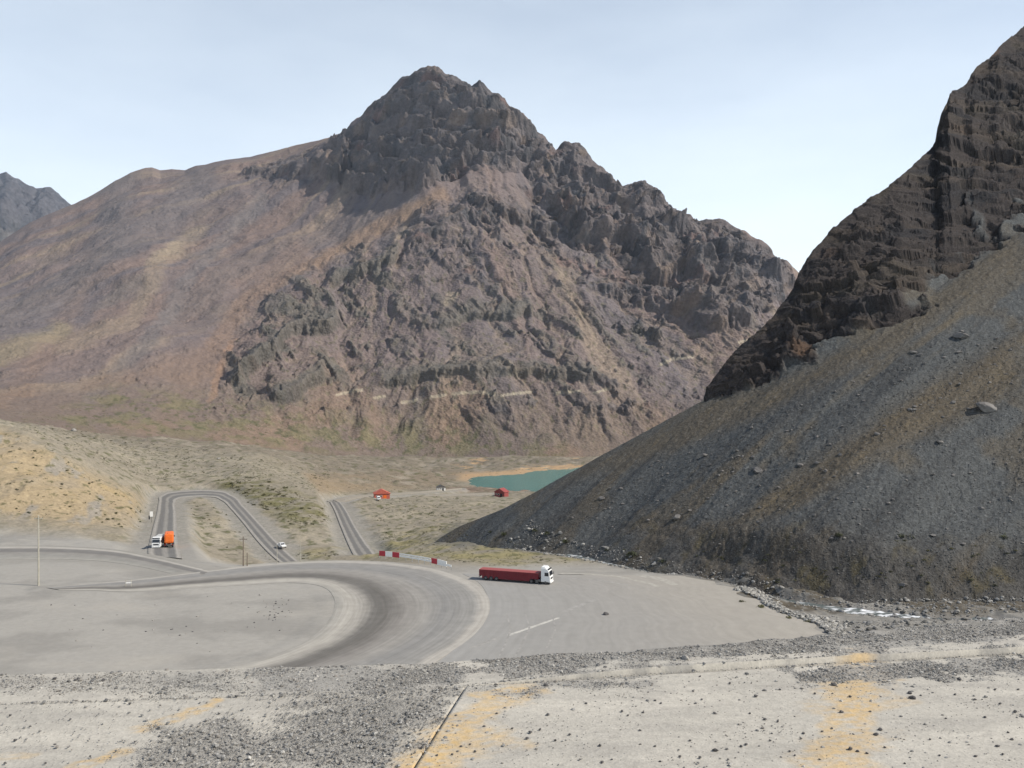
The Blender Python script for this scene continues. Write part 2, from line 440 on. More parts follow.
cg = cg * (1 - hm[..., None]) + hc * hm[..., None]
# olive scrub behind and between the roads
scrub = sstep(270, 320, Yg) * (1 - hm)
near_bush = scrub * sstep(.12, .34, fbm(Xg / 4.5, Yg / 6, 4, seed=35) + .16 * n_big)
cg = mix(cg, C(.10, .10, .05), near_bush * .85)
green = sstep(-6, 10, poly_sd(PXg, PYg, [(215, 478), (262, 476), (325, 505), (332, 522), (300, 530), (255, 505), (222, 494)])) 
cg = mix(cg, C(.14, .13, .055), green * sstep(-.25, .2, n_mid) * .85)
grassband = sstep(-3, 6, poly_sd(PXg, PYg, [(262, 553), (330, 548), (390, 535), (470, 520), (560, 545), (600, 560), (520, 568), (430, 560), (340, 559), (280, 562)]))
cg = mix(cg, C(.26, .225, .105), grassband * sstep(-.3, .25, n_mid) * .75)
cg = mix(cg, C(.11, .105, .05), grassband * sstep(.1, .3, fbm(Xg / 3, Yg / 5, 4, seed=36)) * .8)
brownstrip = sstep(-3, 5, poly_sd(PXg, PYg, [(300, 472), (470, 468), (440, 488), (380, 492), (320, 494)]))
cg = mix(cg, C(.25, .185, .115), brownstrip * .7)
# lake margin: pale sand on the far shore, rusty band on the near one
shore = sstep(1.6, .4, np.abs(Zg + 114.2 + n_fin * .9)) * sstep(900, 960, Yg) * sstep(440, 470, PXg)
cg = mix(cg, C(.38, .26, .15), shore * sstep(1040, 1080, Yg))
rust = sstep(-2, 2, poly_sd(PXg, PYg, [(448, 487.3), (560, 486.5), (560, 490.5), (470, 491.5), (445, 490)]))
cg = mix(cg, C(.20, .10, .07), rust * .8)
fb = sstep(650, 1000, Yg + 160 * n_big) * (1 - shore) * (1 - sstep(520, 470, PXg * 0 + 600) )
cg = mix(cg, C(.175, .145, .11), fb * .7)
cg = mix(cg, C(.27, .235, .185), fb * sstep(.02, .3, fbm(Xg / 34, Yg / 60, 5, seed=38)) * .75)
cg = mix(cg, C(.11, .105, .06), fb * sstep(.08, .3, fbm(Xg / 9, Yg / 16, 4, seed=37)) * .8)
# embankment and the foot of the right-hand slope
cg = mix(cg, C(.16, .155, .145), emb)
rb2 = np.maximum(rightbank, sstep(815, 850, PXg) * sstep(140, 160, Yg) * sstep(300, 240, Yg))
cg = mix(cg, C(.20, .19, .17), rb2 * .7)
cg = mix(cg, C(.095, .082, .062), rightbank * sstep(-.1, .15, n_mid + .12) * sstep(181, 188, Yg))
cg = mix(cg, C(.16, .155, .143), rb2 * sstep(.0, .35, n_fin) * .8)
runout = sstep(-5, 7, poly_sd(PXg + n_fin * 12, PYg + n_mid * 8, [(425, 545), (455, 520), (560, 530), (700, 560), (760, 588), (690, 578), (600, 562), (520, 551)])) * sstep(200, 215, Yg)
cg = mix(cg, C(.115, .112, .102), runout * .75)
bed = sstep(4.5, 1.5, dst) * sstep(150, 165, Yg) * sstep(330, 300, Yg)
cg = mix(cg, C(.21, .2, .185), bed * .7)
# gravel shoulders beside the roads
for k in ('down', 'valley', 'lake', 'shed', 'left'):
    cg = mix(cg, C(.27, .255, .225), sstep(9, 3, road_d[k] + n_mid * 5) * .75)
M_ground = terrain_mat('valley ground', 0.7, 1.3, .15, .35, .3)
cg = np.concatenate([cg, (1 - .72 * np.maximum(flat * (1 - rb2), leftflat))[..., None]], -1)
ground = grid_obj('ground', Xg, Yg, Zg, cg, M_ground)


# ---------------------------------------------------------------- right-hand mountain
S_R = [(380,590),(440,537),(460,525),(500,510),(540,490),(575,471),(600,457),(650,430),(703,400.5),(706,388),(715,375),(735,350),(752,336),(770,320),(785,300),(793,287),(800,270),(812,250),(835,225),(860,203),(880,190),(905,173),(920,160),
       (935,143),(937,130),(942,112),(948,100),(950,93),(965,85),(975,70),(990,58),(1000,45),(1013,35),(1024,25),(1060,0),(1150,-60),(1330,-130)]
L_R = [(380,590),(703,401),(720,397),(760,385),(790,372),(840,350),(870,336),(900,324),(940,290),(985,255),(1024,228),(1100,170),(1330,60)]
SL = 0.65
r_px = np.concatenate([np.linspace(395, 690, 200)[:-1], np.linspace(690, 1060, 480)[:-1], np.linspace(1060, 1330, 120)])
a = (r_px - CX) / F
m_ = SL * (a * .83 + .55); K = np.interp(r_px, [600, 700, 850, 930, 1024, 1330], [149.5, 149.5, 154, 162.5, 174, 202])
K = np.interp(r_px, np.linspace(395, 1330, 500), gauss1(np.interp(np.linspace(395, 1330, 500), r_px, K), 22, 0))
Sp = np.interp(r_px, *zip(*S_R)); Lp = np.interp(r_px, *zip(*L_R))
Lp = np.where(r_px < 704, Sp, np.maximum(Lp, Sp))
cS = (CY - Sp) / F; cL = (CY - Lp) / F
Yb = K / (m_ - cL)                                     # foot of the crag on the scree plane
Yb = gauss1(Yb, 3, 0)
zb = m_ * Yb - K
kc = 1.25                                              # the crag rises steeply from it
Yc = np.where(Lp > Sp + .5, (kc * Yb - zb) / np.maximum(kc - cS, .05), Yb)
Yc = np.maximum(Yc, Yb)
_u = np.linspace(395, 1330, 900); _g = gauss1(np.interp(_u, r_px, Yc - Yb), 20, 0)
Yc = Yb + np.interp(r_px, _u, _g) * sstep(690, 712, r_px) + .001
Yf = 66.0 / m_
t1 = np.linspace(0, 1, 420); t2 = np.linspace(0, 1, 260)[1:]; t3 = np.linspace(0, 1, 40)[1:]
Yrows = np.concatenate([Yf + (Yb - Yf) * t1[:, None], Yb + (Yc - Yb) * t2[:, None], Yc + 260 * t3[:, None] ** 1.5], 0)
zcrest = cS * Yc
zr = np.where(Yrows <= Yb, m_ * Yrows - K, np.where(Yrows <= Yc, zb + (zcrest - zb) * np.clip((Yrows - Yb) / np.maximum(Yc - Yb, .01), 0, 1), 0))
back = Yrows > Yc
zr = np.where(back, zcrest - 0.75 * (Yrows - Yc) - .35 * np.minimum(Yrows - Yc, 8), zr)
PXr = np.broadcast_to(r_px, Yrows.shape).copy()
Xr = (PXr - CX) / F * Yrows
u_ = (Xr - 46) * .83 + (Yrows - 220) * .55; s_ = -(Xr - 46) * .55 + (Yrows - 220) * .83
PYr = CY - zr / Yrows * F
# rock mask: the crag, a few outcrops lower down
wob = fbm(Xr / 14, zr / 10, 4, seed=40)
cragm = sstep(-.06, .06, (Yrows - Yb) / np.maximum(Yc - Yb, 12) + wob * .42 - .05) * (Lp > Sp + 2) * (Yc - Yb > 2)
headwall = 1 - sstep(0, 14, np.maximum(Yc - Yrows, 0))       # fade displacement near the crest to keep the skyline
amp = (1 - .75 * headwall)
strat = zr + .22 * Xr + .1 * Yrows
ter = np.abs(((strat / 13 + .5 * fbm(s_ / 40, u_ / 40, 3, seed=42)) % 1) - .5) * 2
dz = cragm * amp * ((billow(s_ / 26, zr / 24 + s_ / 60, 6, .58, seed=43) - .3) * 10 + (ter - .5) * .9 + facet(s_ / 13 + wob * .5, zr / 9 + wob * .4, 1) * 2.6 + facet(s_ / 5 + wob, zr / 3.2 + wob, 2) * 1.7 + facet(s_ / 2 + wob, zr / 1.4, 3) * .7 + fbm(s_ / 3, zr / 2, 4, .55, seed=44) * 1.0)
dz += (1 - cragm) * amp * (fbm(s_ / 30, u_ / 140, 3, seed=45) * 3.8 + billow(s_ / 12, u_ / 60, 4, seed=46) * 1.2 + facet(s_ / 1.3, u_ / 1.5, 4) * .12 + fbm(s_ / 1.6, u_ / 2.0, 4, seed=47) * .22 * (1 - .6 * sstep(20, 8, (zr + 46) / SL)))
ub = (zr + 46) / SL
lowbench = sstep(18, 7, ub + 2.5 * fbm(s_ / 14, u_ / 30, 3, seed=39)) * sstep(560, 720, PXr)
dz += lowbench * (fbm(s_ / 11, u_ / 8, 5, seed=48) * 1.7 + .5) * amp - 3.0 * sstep(640, 760, PXr) * (1 - sstep(1, 13, ub)) + sstep(640, 760, PXr) * 1.3 * sstep(5, 10, ub) * sstep(28, 11, ub)
dzb = np.where(back, dz * .4, dz)
Zr = zr + dzb * (1 - .25 * cragm); Yrows = Yrows - .45 * dzb * cragm; Xr = Xr - .45 * dzb * cragm * amp
# colours
sn = lambda a, b, sd, o=5: fbm(s_ / a, u_ / b, o, seed=sd)
cr_ = np.zeros(Xr.shape + (3,), np.float32) + C(.076, .079, .078)
cr_ = mix(cr_, C(.050, .051, .051), sstep(-.1, .4, sn(9, 70, 50)) * .7)
brown = np.maximum(sstep(-.02, .2, sn(15, 150, 51) - .06 + .2 * sn(4, 40, 52)), sstep(.08, .3, sn(22, 34, 65)) * .9)
# the brown tongue running from under the crag down to the foot
tong = poly_sd(PXr + 10 * sn(6, 30, 53), PYr + 10 * sn(6, 30, 54), [(1024, 330), (1024, 395), (900, 455), (800, 520), (700, 550), (690, 545), (770, 490), (860, 425), (950, 370)])
brown = np.maximum(brown * .75, sstep(-10, 16, tong))
upper = poly_sd(PXr + 8 * sn(6, 30, 55), PYr + 8 * sn(6, 30, 56), [(1024, 228), (1024, 275), (900, 350), (760, 420), (620, 470), (540, 500), (580, 468), (703, 400), (790, 372), (870, 336), (940, 290)])
brown = np.maximum(brown, sstep(-8, 12, upper) * .85)
cr_ = mix(cr_, C(.098, .078, .052), brown * .75)
cr_ = mix(cr_, C(.125, .098, .06), brown * sstep(.1, .4, sn(5, 14, 57)) * .4)
cr_ = mix(cr_, C(.038, .034, .03), sstep(.3, .5, sn(2.2, 3.2, 58)) * .6)
cr_ = mix(cr_, C(.15, .15, .145), sstep(.32, .5, sn(1.1, 1.4, 59, 3)) * .5)
cr_ = mix(cr_, C(.066, .055, .044), lowbench * .45)
cr_ = mix(cr_, C(.085, .07, .036), lowbench * sstep(.1, .4, sn(5, 6, 60)) * .6)
rock = np.zeros_like(cr_) + C(.040, .034, .032)
rock = mix(rock, C(.053, .043, .036), sstep(-.05, .3, fbm(s_ / 18, zr / 7, 5, seed=61)))
rock = mix(rock, C(.027, .025, .026), sstep(.05, .35, fbm(s_ / 10, zr / 12, 5, seed=62)))
rock = mix(rock, C(.095, .06, .04), sstep(.28, .5, fbm(s_ / 25, zr / 20, 5, seed=63)) * .8)
ledge = sstep(.15, .4, fbm(s_ / 22, zr / 12, 4, seed=64))
rock = mix(rock, C(.062, .052, .039), ledge * .45)
cr_ = cr_ * (1 - cragm[..., None]) + rock * cragm[..., None]
M_right = terrain_mat('scree slope', 1.1, 2.4, .30, .5, .5)
mountainside = grid_obj('mountainside', Xr, Yrows, Zr, cr_, M_right)

# ---------------------------------------------------------------- main mountain
S_M = [(-260,330),(-150,300),(-60,265),(0,243),(30,223),(52,213),(75,204),(88,197),(100,190),(115,180),(130,172),(142,168),(146,167),(152,166.5),(160,169.5),(172,168.5),(185,170),(196,166),(206,165),(215,163),(250,158),(270,152),(285,148),(305,143),(320,140),(332,136),(345,132),(352,123),(360,117),(372,104),(380,97),(392,88),
       (400,80),(408,77),(414,70),(420,66.5),(428,64.5),(438,66),(446,71),(455,78),(464,83),(472,85),(479,80.5),(486,83),(492,90),(500,94),(508,103),(515,107),(524,114),(530,122),(537,134),(545,137),(551,147),(556,149),(561,144.5),(569,142),(578,143),(586,149),(593,158),(600,164),(607,172),(616,178),(622,186),(628,184),
       (634,180.5),(643,180),(652,184),(658,190),(664,201),(670,204),(677,210),(690,213),(697,220),(705,218.5),(716,220),(727,222),(738,227),(747,232),(757,240),(768,246),(779,256),(788,263),(796,272),(815,292),(850,330),(950,390),(1100,400)]
R_M = [(-260,2500),(0,2650),(155,2850),(300,2780),(428,2600),(560,2430),(650,2330),(793,2200),(1100,2100)]
B_M = [(-260,980,417),(0,1070,418.5),(50,1090,426),(100,1130,432),(150,1170,434.5),(200,1220,438.5),(250,1250,443.5),(300,1300,449.5),(350,1350,452.5),(400,1400,456),(450,1400,457),(500,1400,456),(560,1400,455),(700,1450,450),(1100,1450,448)]
m_px = np.concatenate([np.linspace(-230, -10, 110)[:-1], np.linspace(-10, 810, 850)[:-1], np.linspace(810, 1000, 60)])
SpM = np.interp(m_px, *zip(*S_M)); RM = gauss1(np.interp(m_px, *zip(*R_M)), 20, 0)
BM = gauss1(np.interp(m_px, [b[0] for b in B_M], [b[1] for b in B_M]), 20, 0); bpy_ = np.interp(m_px, [b[0] for b in B_M], [b[2] for b in B_M])
zbM = (CY - bpy_) / F * BM; zrM = (CY - SpM) / F * RM
zrS = gauss1(zrM, 16, 0)                                     # the face below uses a smoother crest line
tA = np.linspace(-.22, 0, 26)[:-1]; tB = np.linspace(0, 1, 640); tC = np.linspace(0, 1, 30)[1:]
Ym = np.concatenate([BM + (RM - BM) * tA[:, None], BM + (RM - BM) * tB[:, None], RM + 900 * tC[:, None] ** 1.4], 0)
T = (Ym - BM) / (RM - BM)
PXm = np.broadcast_to(m_px, Ym.shape).copy(); Xm = (PXm - CX) / F * Ym
prof = np.clip(T, 0, 1); prof = .80 * prof + .20 * prof ** 2
zz = zbM + (zrS - zbM) * prof + (zrM - zrS) * sstep(.90, 1.0, T)
zz = np.where(T < 0, zbM + (zrM - zbM) * T * .4, zz)
dback = np.maximum(Ym - RM, 0)
zz = np.where(T > 1, zrM - .8 * dback - .25 * np.minimum(dback, 40), zz)
PYm = CY - zz / Ym * F
# ribs and gullies fan out from the summit
XP, YP = (428 - CX) / F * 2600, 2600.0
th = np.arctan2(Xm - XP, YP - Ym + 300); rr = np.hypot(Xm - XP, Ym - YP)
warp = fbm(Xm / 260, Ym / 260, 4, seed=70)
wpx = fbm(Xm / 90, Ym / 90, 5, seed=71) * 16; wpy = fbm(Xm / 90, Ym / 90, 5, seed=72) * 12
qx, qy = PXm + wpx, PYm + wpy


def zone(poly, soft=6): return sstep(-soft, soft, poly_sd(qx, qy, poly))


Z_sum = zone([(325,160),(345,138),(380,95),(428,55),(480,75),(530,115),(550,150),(520,172),(470,172),(420,186),(380,188),(330,186)])
Z_top = zone([(240,175),(320,140),(345,130),(335,188),(260,187)])
Z_rid = zone([(520,165),(555,142),(575,136),(600,160),(650,175),(700,210),(745,225),(800,270),(790,300),(760,320),(735,345),(690,335),(640,300),(610,265),(575,250),(545,225),(525,195)])
Z_mid = zone([(425,210),(470,188),(530,215),(575,250),(610,270),(650,310),(700,345),(640,350),(600,310),(540,262),(500,258),(460,272),(430,300),(410,270),(400,235)])
Z_low = zone([(212,405),(225,360),(255,310),(320,270),(385,232),(410,235),(405,300),(380,345),(350,400),(300,412),(255,405),(225,420)], 22)
Z_cen = zone([(395,300),(470,290),(560,300),(640,330),(700,360),(690,392),(600,385),(520,410),(450,410),(380,410),(370,350)])
Z_foot = zone([(440,385),(530,378),(600,395),(620,410),(560,420),(470,420)])
butt = sstep(-22, 34, poly_sd(qx, qy, [(480,182),(400,234),(320,270),(250,315),(222,370),(208,425),(300,455),(720,455),(800,300),(640,250),(540,190)]))
patch = sstep(.0, .25, fbm(Xm / 70, Ym / 90, 5, seed=73))
diag = fbm((Xm * .8 + Ym * .35 + zz * .5) / 46, (zz * .8 - Xm * .5) / 130, 5, .55, seed=74)      # outcrops drawn out down the slope
patch2 = sstep(.05, .22, diag)
rockm = np.clip(np.maximum.reduce([Z_sum * .95, Z_top * .55, Z_rid * (.7 + .3 * patch), Z_mid * (.35 + .6 * patch2), Z_low * (.12 + .7 * patch2), Z_cen * (.0 + .6 * patch2), Z_foot * (.15 + .6 * patch2), butt * patch2 * .5]), 0, 1)
relief = np.clip(Z_sum * 1.2 + Z_rid * 1.15 + Z_mid * .7 + Z_top * .4 + Z_low * .5 + .10, 0, 1.25)
rockm *= sstep(.02, .08, T)
hw = 1 - sstep(0, .07, 1 - T); hw = np.where(T > 1, 1, hw)
ampm = (1 - .78 * hw) * sstep(.0, .06, T)
fall = billow(th * 11 + warp * 1.4, rr / 800 + warp, 4, seed=75) - .3
fall2 = billow(th * 34 + warp * 3, rr / 380 + warp, 5, seed=76) - .3
crag = billow(Xm / 150 + warp, (Ym * .8 + zz * .35) / 190, 6, .5, seed=77) - .3
strat = zz + .10 * Xm + 26 * fbm(Xm / 200, Ym / 200, 3, seed=78)
tp = strat / 62
ter = (tp - np.floor(tp)); ter = sstep(.15, .85, ter) - ter
tp2 = strat / 23 + .6 * fbm(Xm / 60, Ym / 60, 3, seed=79); ter2 = (tp2 - np.floor(tp2)); ter2 = sstep(.1, .9, ter2) - ter2
dzm = ampm * (fall * 30 * (.2 + .8 * butt) + fall2 * 8 * (.15 + .85 * np.maximum(rockm, butt * .5)))
wv_ = fbm(Xm / 60, zz / 60, 3, seed=67)
blk = facet(Xm / 105 + wv_ * .5, zz / 80 + wv_ * .4, 5) * 24 + facet(Xm / 44 + wv_, zz / 32 + wv_ * .6, 6) * 12 + facet(Xm / 17 + wv_, zz / 12, 7) * 4.5
dzm += ampm * rockm * relief * (crag * 46 + ter * (50 + 46 * Z_sum) + ter2 * (20 + 12 * Z_sum) + blk * (.8 - .35 * Z_sum) + fbm(Xm / 16, zz / 12, 4, .5, seed=80) * 4)
dzm += ampm * rockm * np.clip(1 - relief, 0, 1) * (7 + blk * .30)
dzm += ampm * fbm(Xm / 330, Ym / 330, 4, seed=68) * 52 * sstep(0, .3, T)
dzm += ampm * (1 - rockm) * (fbm(Xm / 30, Ym / 36, 5, seed=81) * 5.0 + fbm(Xm / 6, Ym / 7, 3, seed=82) * 1.0)
dzm += butt * 14 * sstep(0, .15, T) * (1 - sstep(.7, .95, T))
# outcrops breaking through the debris of the lower face
oc = fbm(Xm / 48, Ym / 60, 5, .6, seed=85)
outc = np.maximum(sstep(.2, .26, oc), sstep(.27, .33, fbm(Xm / 26, Ym / 34, 4, .6, seed=89)) * .8) * sstep(.03, .1, T) * (.45 + .55 * butt) * sstep(.95, .8, T)
dzm += outc * (4 + 7 * fbm(Xm / 12, Ym / 14, 5, .6, seed=86)) * ampm
# cliff steps: each a line along the foot of a cliff and its height
cliffk = np.zeros_like(Xm)
jx, jy = PXm + .7 * wpx + fbm(Xm / 40, Ym / 60, 5, seed=87) * 9, PYm + .5 * wpy + fbm(Xm / 45, Ym / 90, 5, seed=88) * 8
for pts, hgt, dec in (([(318,180),(345,188),(380,189),(420,186),(452,172),(484,152),(520,150)], 55, 34), ([(375,128),(400,118),(430,112),(470,118),(500,125)], 34, 22),
                 ([(540,205),(580,245),(620,250),(650,275),(705,288)], 62, 30), ([(636,222),(690,245),(735,262),(775,290)], 46, 22), ([(465,205),(520,228),(562,240)], 42, 24),
                 ([(548,172),(580,176),(612,196)], 40, 20), ([(240,388),(262,372),(292,346),(335,332)], 52, 26), ([(268,408),(300,404),(330,380)], 40, 20), ([(683,338),(720,345),(745,332)], 45, 26), ([(376,392),(450,388),(530,384),(612,396)], 26, 18),
                 ([(415,262),(436,240),(470,225)], 30, 18), ([(590,300),(640,310),(690,330)], 40, 22), ([(330,300),(372,285),(400,262)], 34, 20), ([(250,180),(290,180),(325,178)], 34, 18), ([(430,330),(480,318),(530,322)], 26, 20)):
    xs_, ys_ = [p[0] for p in pts], [p[1] for p in pts]
    dd = np.interp(jx, xs_, ys_) - jy
    inside = sstep(xs_[0] - 10, xs_[0] + 8, jx) * sstep(xs_[-1] + 10, xs_[-1] - 8, jx)
    stp = sstep(-1.5, 5, dd) * np.exp(-np.maximum(dd, 0) / dec) * inside * (1 - hw)
    dzm += .8 * hgt * stp * ampm; cliffk = np.maximum(cliffk, inside * sstep(-3, 1, dd) * sstep(24, 8, dd))
rockm = np.maximum(rockm, np.maximum(cliffk * .8, outc * .7))
# small jagged teeth right along the crest
teeth = fbm(Xm / 34, Ym / 300, 5, seed=84) * 11 * np.where(T > .9, sstep(.9, 1, np.minimum(T, 1)), 0) * sstep(310, 360, PXm)
Zm = zz + .66 * dzm + teeth
Ym = Ym - .62 * dzm                     # pushed out along the slope's normal
Xm = Xm + .12 * dzm
PYm = CY - Zm / Ym * F

fx, fy = Xm + .9 * zz, Ym
scn = lambda a, b, sd, o=5: fbm(th * a + warp * .6, rr / b, o, seed=sd)
cm = np.zeros(Xm.shape + (3,), np.float32) + C(.160, .128, .119)
cm = mix(cm, C(.175, .132, .115), sstep(-.15, .3, scn(6, 1100, 90, 4)))
cm = mix(cm, C(.138, .118, .118), sstep(-.05, .3, scn(8, 1300, 91, 4)))
cm = mix(cm, C(.235, .185, .14), sstep(.1, .45, scn(15, 900, 92, 4)) * .7)
cm = mix(cm, C(.18, .15, .11), sstep(.1, .5, fbm(Xm / 180, Ym / 180, 5, seed=93)) * .3)
def streak(pts, w, col, k):
    global cm
    d = line_d(qx * .5 + PXm * .5, qy * .5 + PYm * .5, pts)
    cm = mix(cm, col, sstep(w, w * .25, d + 4 * fbm(Xm / 40, Ym / 40, 4, seed=94)) * k)
streak([(405,195),(330,235),(240,270),(170,320)], 16, C(.15, .125, .115), .7)
streak([(440,195),(375,230),(330,258),(250,300),(215,345)], 12, C(.235, .16, .108), .65)
streak([(195,230),(165,262),(130,320),(60,345)], 13, C(.25, .20, .145), .5)
streak([(178,245),(150,265)], 9, C(.28, .23, .165), .5)
streak([(235,345),(218,375),(210,400)], 6, C(.30, .19, .13), .8)
streak([(300,255),(235,320),(190,390),(150,430)], 20, C(.185, .135, .112), .6)
streak([(90,260),(60,330),(10,400)], 16, C(.185, .135, .11), .5)
streak([(260,200),(205,260),(150,340),(90,400)], 12, C(.15, .135, .13), .6)
streak([(120,170),(110,250),(60,290),(0,320)], 26, C(.142, .126, .122), .7)
streak([(60,330),(0,355)], 14, C(.25, .215, .13), .45)
streak([(200,180),(170,215),(130,240)], 26, C(.135, .12, .118), .7)
streak([(452,297),(445,305)], 7, C(.42, .34, .24), .6)
streak([(420,405),(428,430),(445,445)], 14, C(.14, .128, .118), .8)
streak([(700,215),(690,250),(720,300),(748,330)], 9, C(.2, .17, .15), .6)
streak([(690,320),(640,290),(560,262)], 10, C(.19, .12, .10), .5)
# paler chutes of debris between the ribs, reddish fans lower down
cm = mix(cm, C(.225, .175, .135), sstep(-.10, -.24, fall) * butt * .55)
cm = mix(cm, C(.15, .115, .088), sstep(.2, .02, T) * .6)
cm = mix(cm, C(.205, .145, .105), sstep(.26, .04, T) * sstep(-.02, .3, fbm(Xm / 130, Ym / 200, 5, seed=103)) * .7)
# greenish scrub near the foot
gf = sstep(-12, 18, poly_sd(qx, qy, [(-230,410),(40,418),(120,385),(230,400),(330,415),(480,425),(560,440),(560,462),(400,462),(250,450),(100,436),(-230,430)]))
cm = mix(cm, C(.15, .135, .075), gf * sstep(-.1, .25, fbm(Xm / 40, Ym / 40, 5, seed=95)) * .75)
cm = mix(cm, C(.085, .085, .045), gf * sstep(.12, .32, fbm(Xm / 11, Ym / 14, 4, seed=96)) * .75)
cm = mix(cm, C(.12, .11, .065), butt * sstep(.18, .36, fbm(Xm / 9, Ym / 11, 4, seed=97)) * .55)
rk = np.zeros_like(cm) + C(.103, .090, .088)
rk = mix(rk, C(.072, .07, .073), sstep(-.05, .3, fbm(Xm / 60, zz / 40, 5, seed=98)))
rk = mix(rk, C(.15, .118, .098), sstep(.05, .4, fbm(Xm / 70, zz / 30, 5, seed=99)))
rk = mix(rk, C(.14, .085, .072), sstep(.25, .5, fbm(Xm / 90, zz / 40, 4, seed=100)) * .6)
rk = mix(rk, C(.07, .066, .068), sstep(.5, .85, tp - np.floor(tp)) * np.clip(Z_sum * 1.2 + Z_rid, 0, 1) * .7)
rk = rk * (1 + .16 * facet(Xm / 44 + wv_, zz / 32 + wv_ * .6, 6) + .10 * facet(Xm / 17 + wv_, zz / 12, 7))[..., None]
rk = mix(rk, C(.135, .13, .10), (Z_low + Z_cen).clip(0, 1) * .45)
steep = np.abs(np.gradient(zz + dzm, axis=0) / np.maximum(np.gradient(Ym + .62 * dzm, axis=0), .2))
rk2 = np.clip(rockm * sstep(.25, .75, rockm + .5 * sstep(.9, 1.9, steep) + .25 * fbm(Xm / 25, Ym / 25, 4, seed=101)), 0, 1)
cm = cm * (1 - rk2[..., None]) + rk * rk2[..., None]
# traces of the old mule road benched into the face
for pts in ([(337,395),(352,391),(362,390)], [(374,398),(384,396.5)], [(402,402.5),(416,400)], [(430,397),(445,395)], [(452,394),(474,392),(492,394)], [(500,395),(530,392)], [(556,393),(578,391)], [(592,393),(606,389)], [(660,364),(672,359),(690,357)], [(735,342),(750,340)]):
    d = line_d(PXm, PYm, [(x, y) for x, y in pts]) 
    cm = mix(cm, C(.40, .35, .26), sstep(2.2, .8, d + 1.2 * fbm(Xm / 12, Ym / 12, 3, seed=102)) * .55)
M_mount = terrain_mat('mountain rock', 0.07, 0.22, .20, .8, 5.0)
cm = np.concatenate([cm, np.clip(.45 + .55 * np.maximum(rk2, butt * .8), 0, 1)[..., None]], -1)
mountain = grid_obj('mountain', Xm, Ym, Zm, cm, M_mount)

# ---------------------------------------------------------------- distant range on the left
S_F = [(-300,215),(-200,190),(-120,198),(-60,180),(-20,174),(0,173),(6,170.5),(12,175),(18,178.5),(26,184),(36,189),(44,186.5),(52,188),(58,194),(66,200),(74,206),(90,222),(130,250),(200,280)]
f_px = np.linspace(-290, 190, 330); t = np.linspace(0, 1, 200)
RF = 7000.0; BF = 4300.0
sf = np.interp(f_px, *zip(*S_F)); zrf = (CY - sf) / F * RF
tt = np.concatenate([t, 1 + np.linspace(0, .3, 12)[1:]])
Yd = np.broadcast_to((BF + (RF - BF) * tt)[:, None], (len(tt), len(f_px))).copy()
PXd = np.broadcast_to(f_px, Yd.shape); Xd = (PXd - CX) / F * Yd
tb = np.broadcast_to(tt[:, None], Yd.shape)
zd = np.where(tb <= 1, 250 + (zrf - 250) * tb ** .9, zrf - (tb - 1) * 2600)
hwf = 1 - sstep(0, .1, 1 - tb)
zd = zd + (billow(Xd / 420, Yd / 500, 6, seed=110) - .3) * 520 * (1 - .85 * hwf) + fbm(Xd / 60, Yd / 400, 4, seed=111) * 14 * hwf * (tb < 1.05)
cd = np.zeros(Yd.shape + (3,), np.float32) + C(.085, .08, .085)
cd = mix(cd, C(.06, .06, .066), sstep(-.1, .3, fbm(Xd / 200, Yd / 300, 5, seed=112)))
cd = mix(cd, C(.17, .15, .12), sstep(.55, .2, tb) * sstep(-.2, .2, fbm(Xd / 300, Yd / 300, 4, seed=113)))
distant = grid_obj('distant_mountain', Xd, Yd, zd, cd, terrain_mat('far rock', .02, .04, .25, .9, 20))

# ---------------------------------------------------------------- surface look-up
from mathutils.bvhtree import BVHTree
DG = None


def make_trees():
    bpy.context.view_layer.update()
    dg = bpy.context.evaluated_depsgraph_get()
    return [BVHTree.FromObject(o, dg) for o in (ground, mountainside, mountain)]


TREES = make_trees()


def surf(px, py):
    d = Vector(((px - CX) / F, 1, (CY - py) / F)).normalized()
    best = None
    for tr_ in TREES:
        p_, n_, i_, ds = tr_.ray_cast(d * 20, d)
        if p_ is not None and (best is None or p_.y < best[0].y): best = (p_.copy(), n_.copy())
    return best


def drop(x, y):
    best = None
    for tr_ in TREES[:2]:
        p_, n_, i_, ds = tr_.ray_cast(Vector((x, y, 600)), Vector((0, 0, -1)))
        if p_ is not None and (best is None or p_.z > best.z): best = p_.copy()
    return best


# ---------------------------------------------------------------- roads as sheets
def road_obj(name, key, mat, n=14, lift=0.0, crown=0.08):
    A, B, u = strips[key]
    w = np.linspace(0, 1, n)
    P = A[:, None] * (1 - w)[None, :, None] + B[:, None] * w[None, :, None]
    P[..., 2] += lift + crown * (1 - (2 * w - 1) ** 2)[None]
    uv = np.stack(np.broadcast_arrays(w[None, :], u[:, None]), -1)
    # turned-down rims
    lo = P[:, :1].copy(); lo[..., 2] -= .3; hi = P[:, -1:].copy(); hi[..., 2] -= .3
    P = np.concatenate([lo, P, hi], 1); uv = np.concatenate([uv[:, :1], uv, uv[:, -1:]], 1)
    return grid_obj(name, P[..., 0], P[..., 1], P[..., 2], None, mat, 'structure', uv, False)


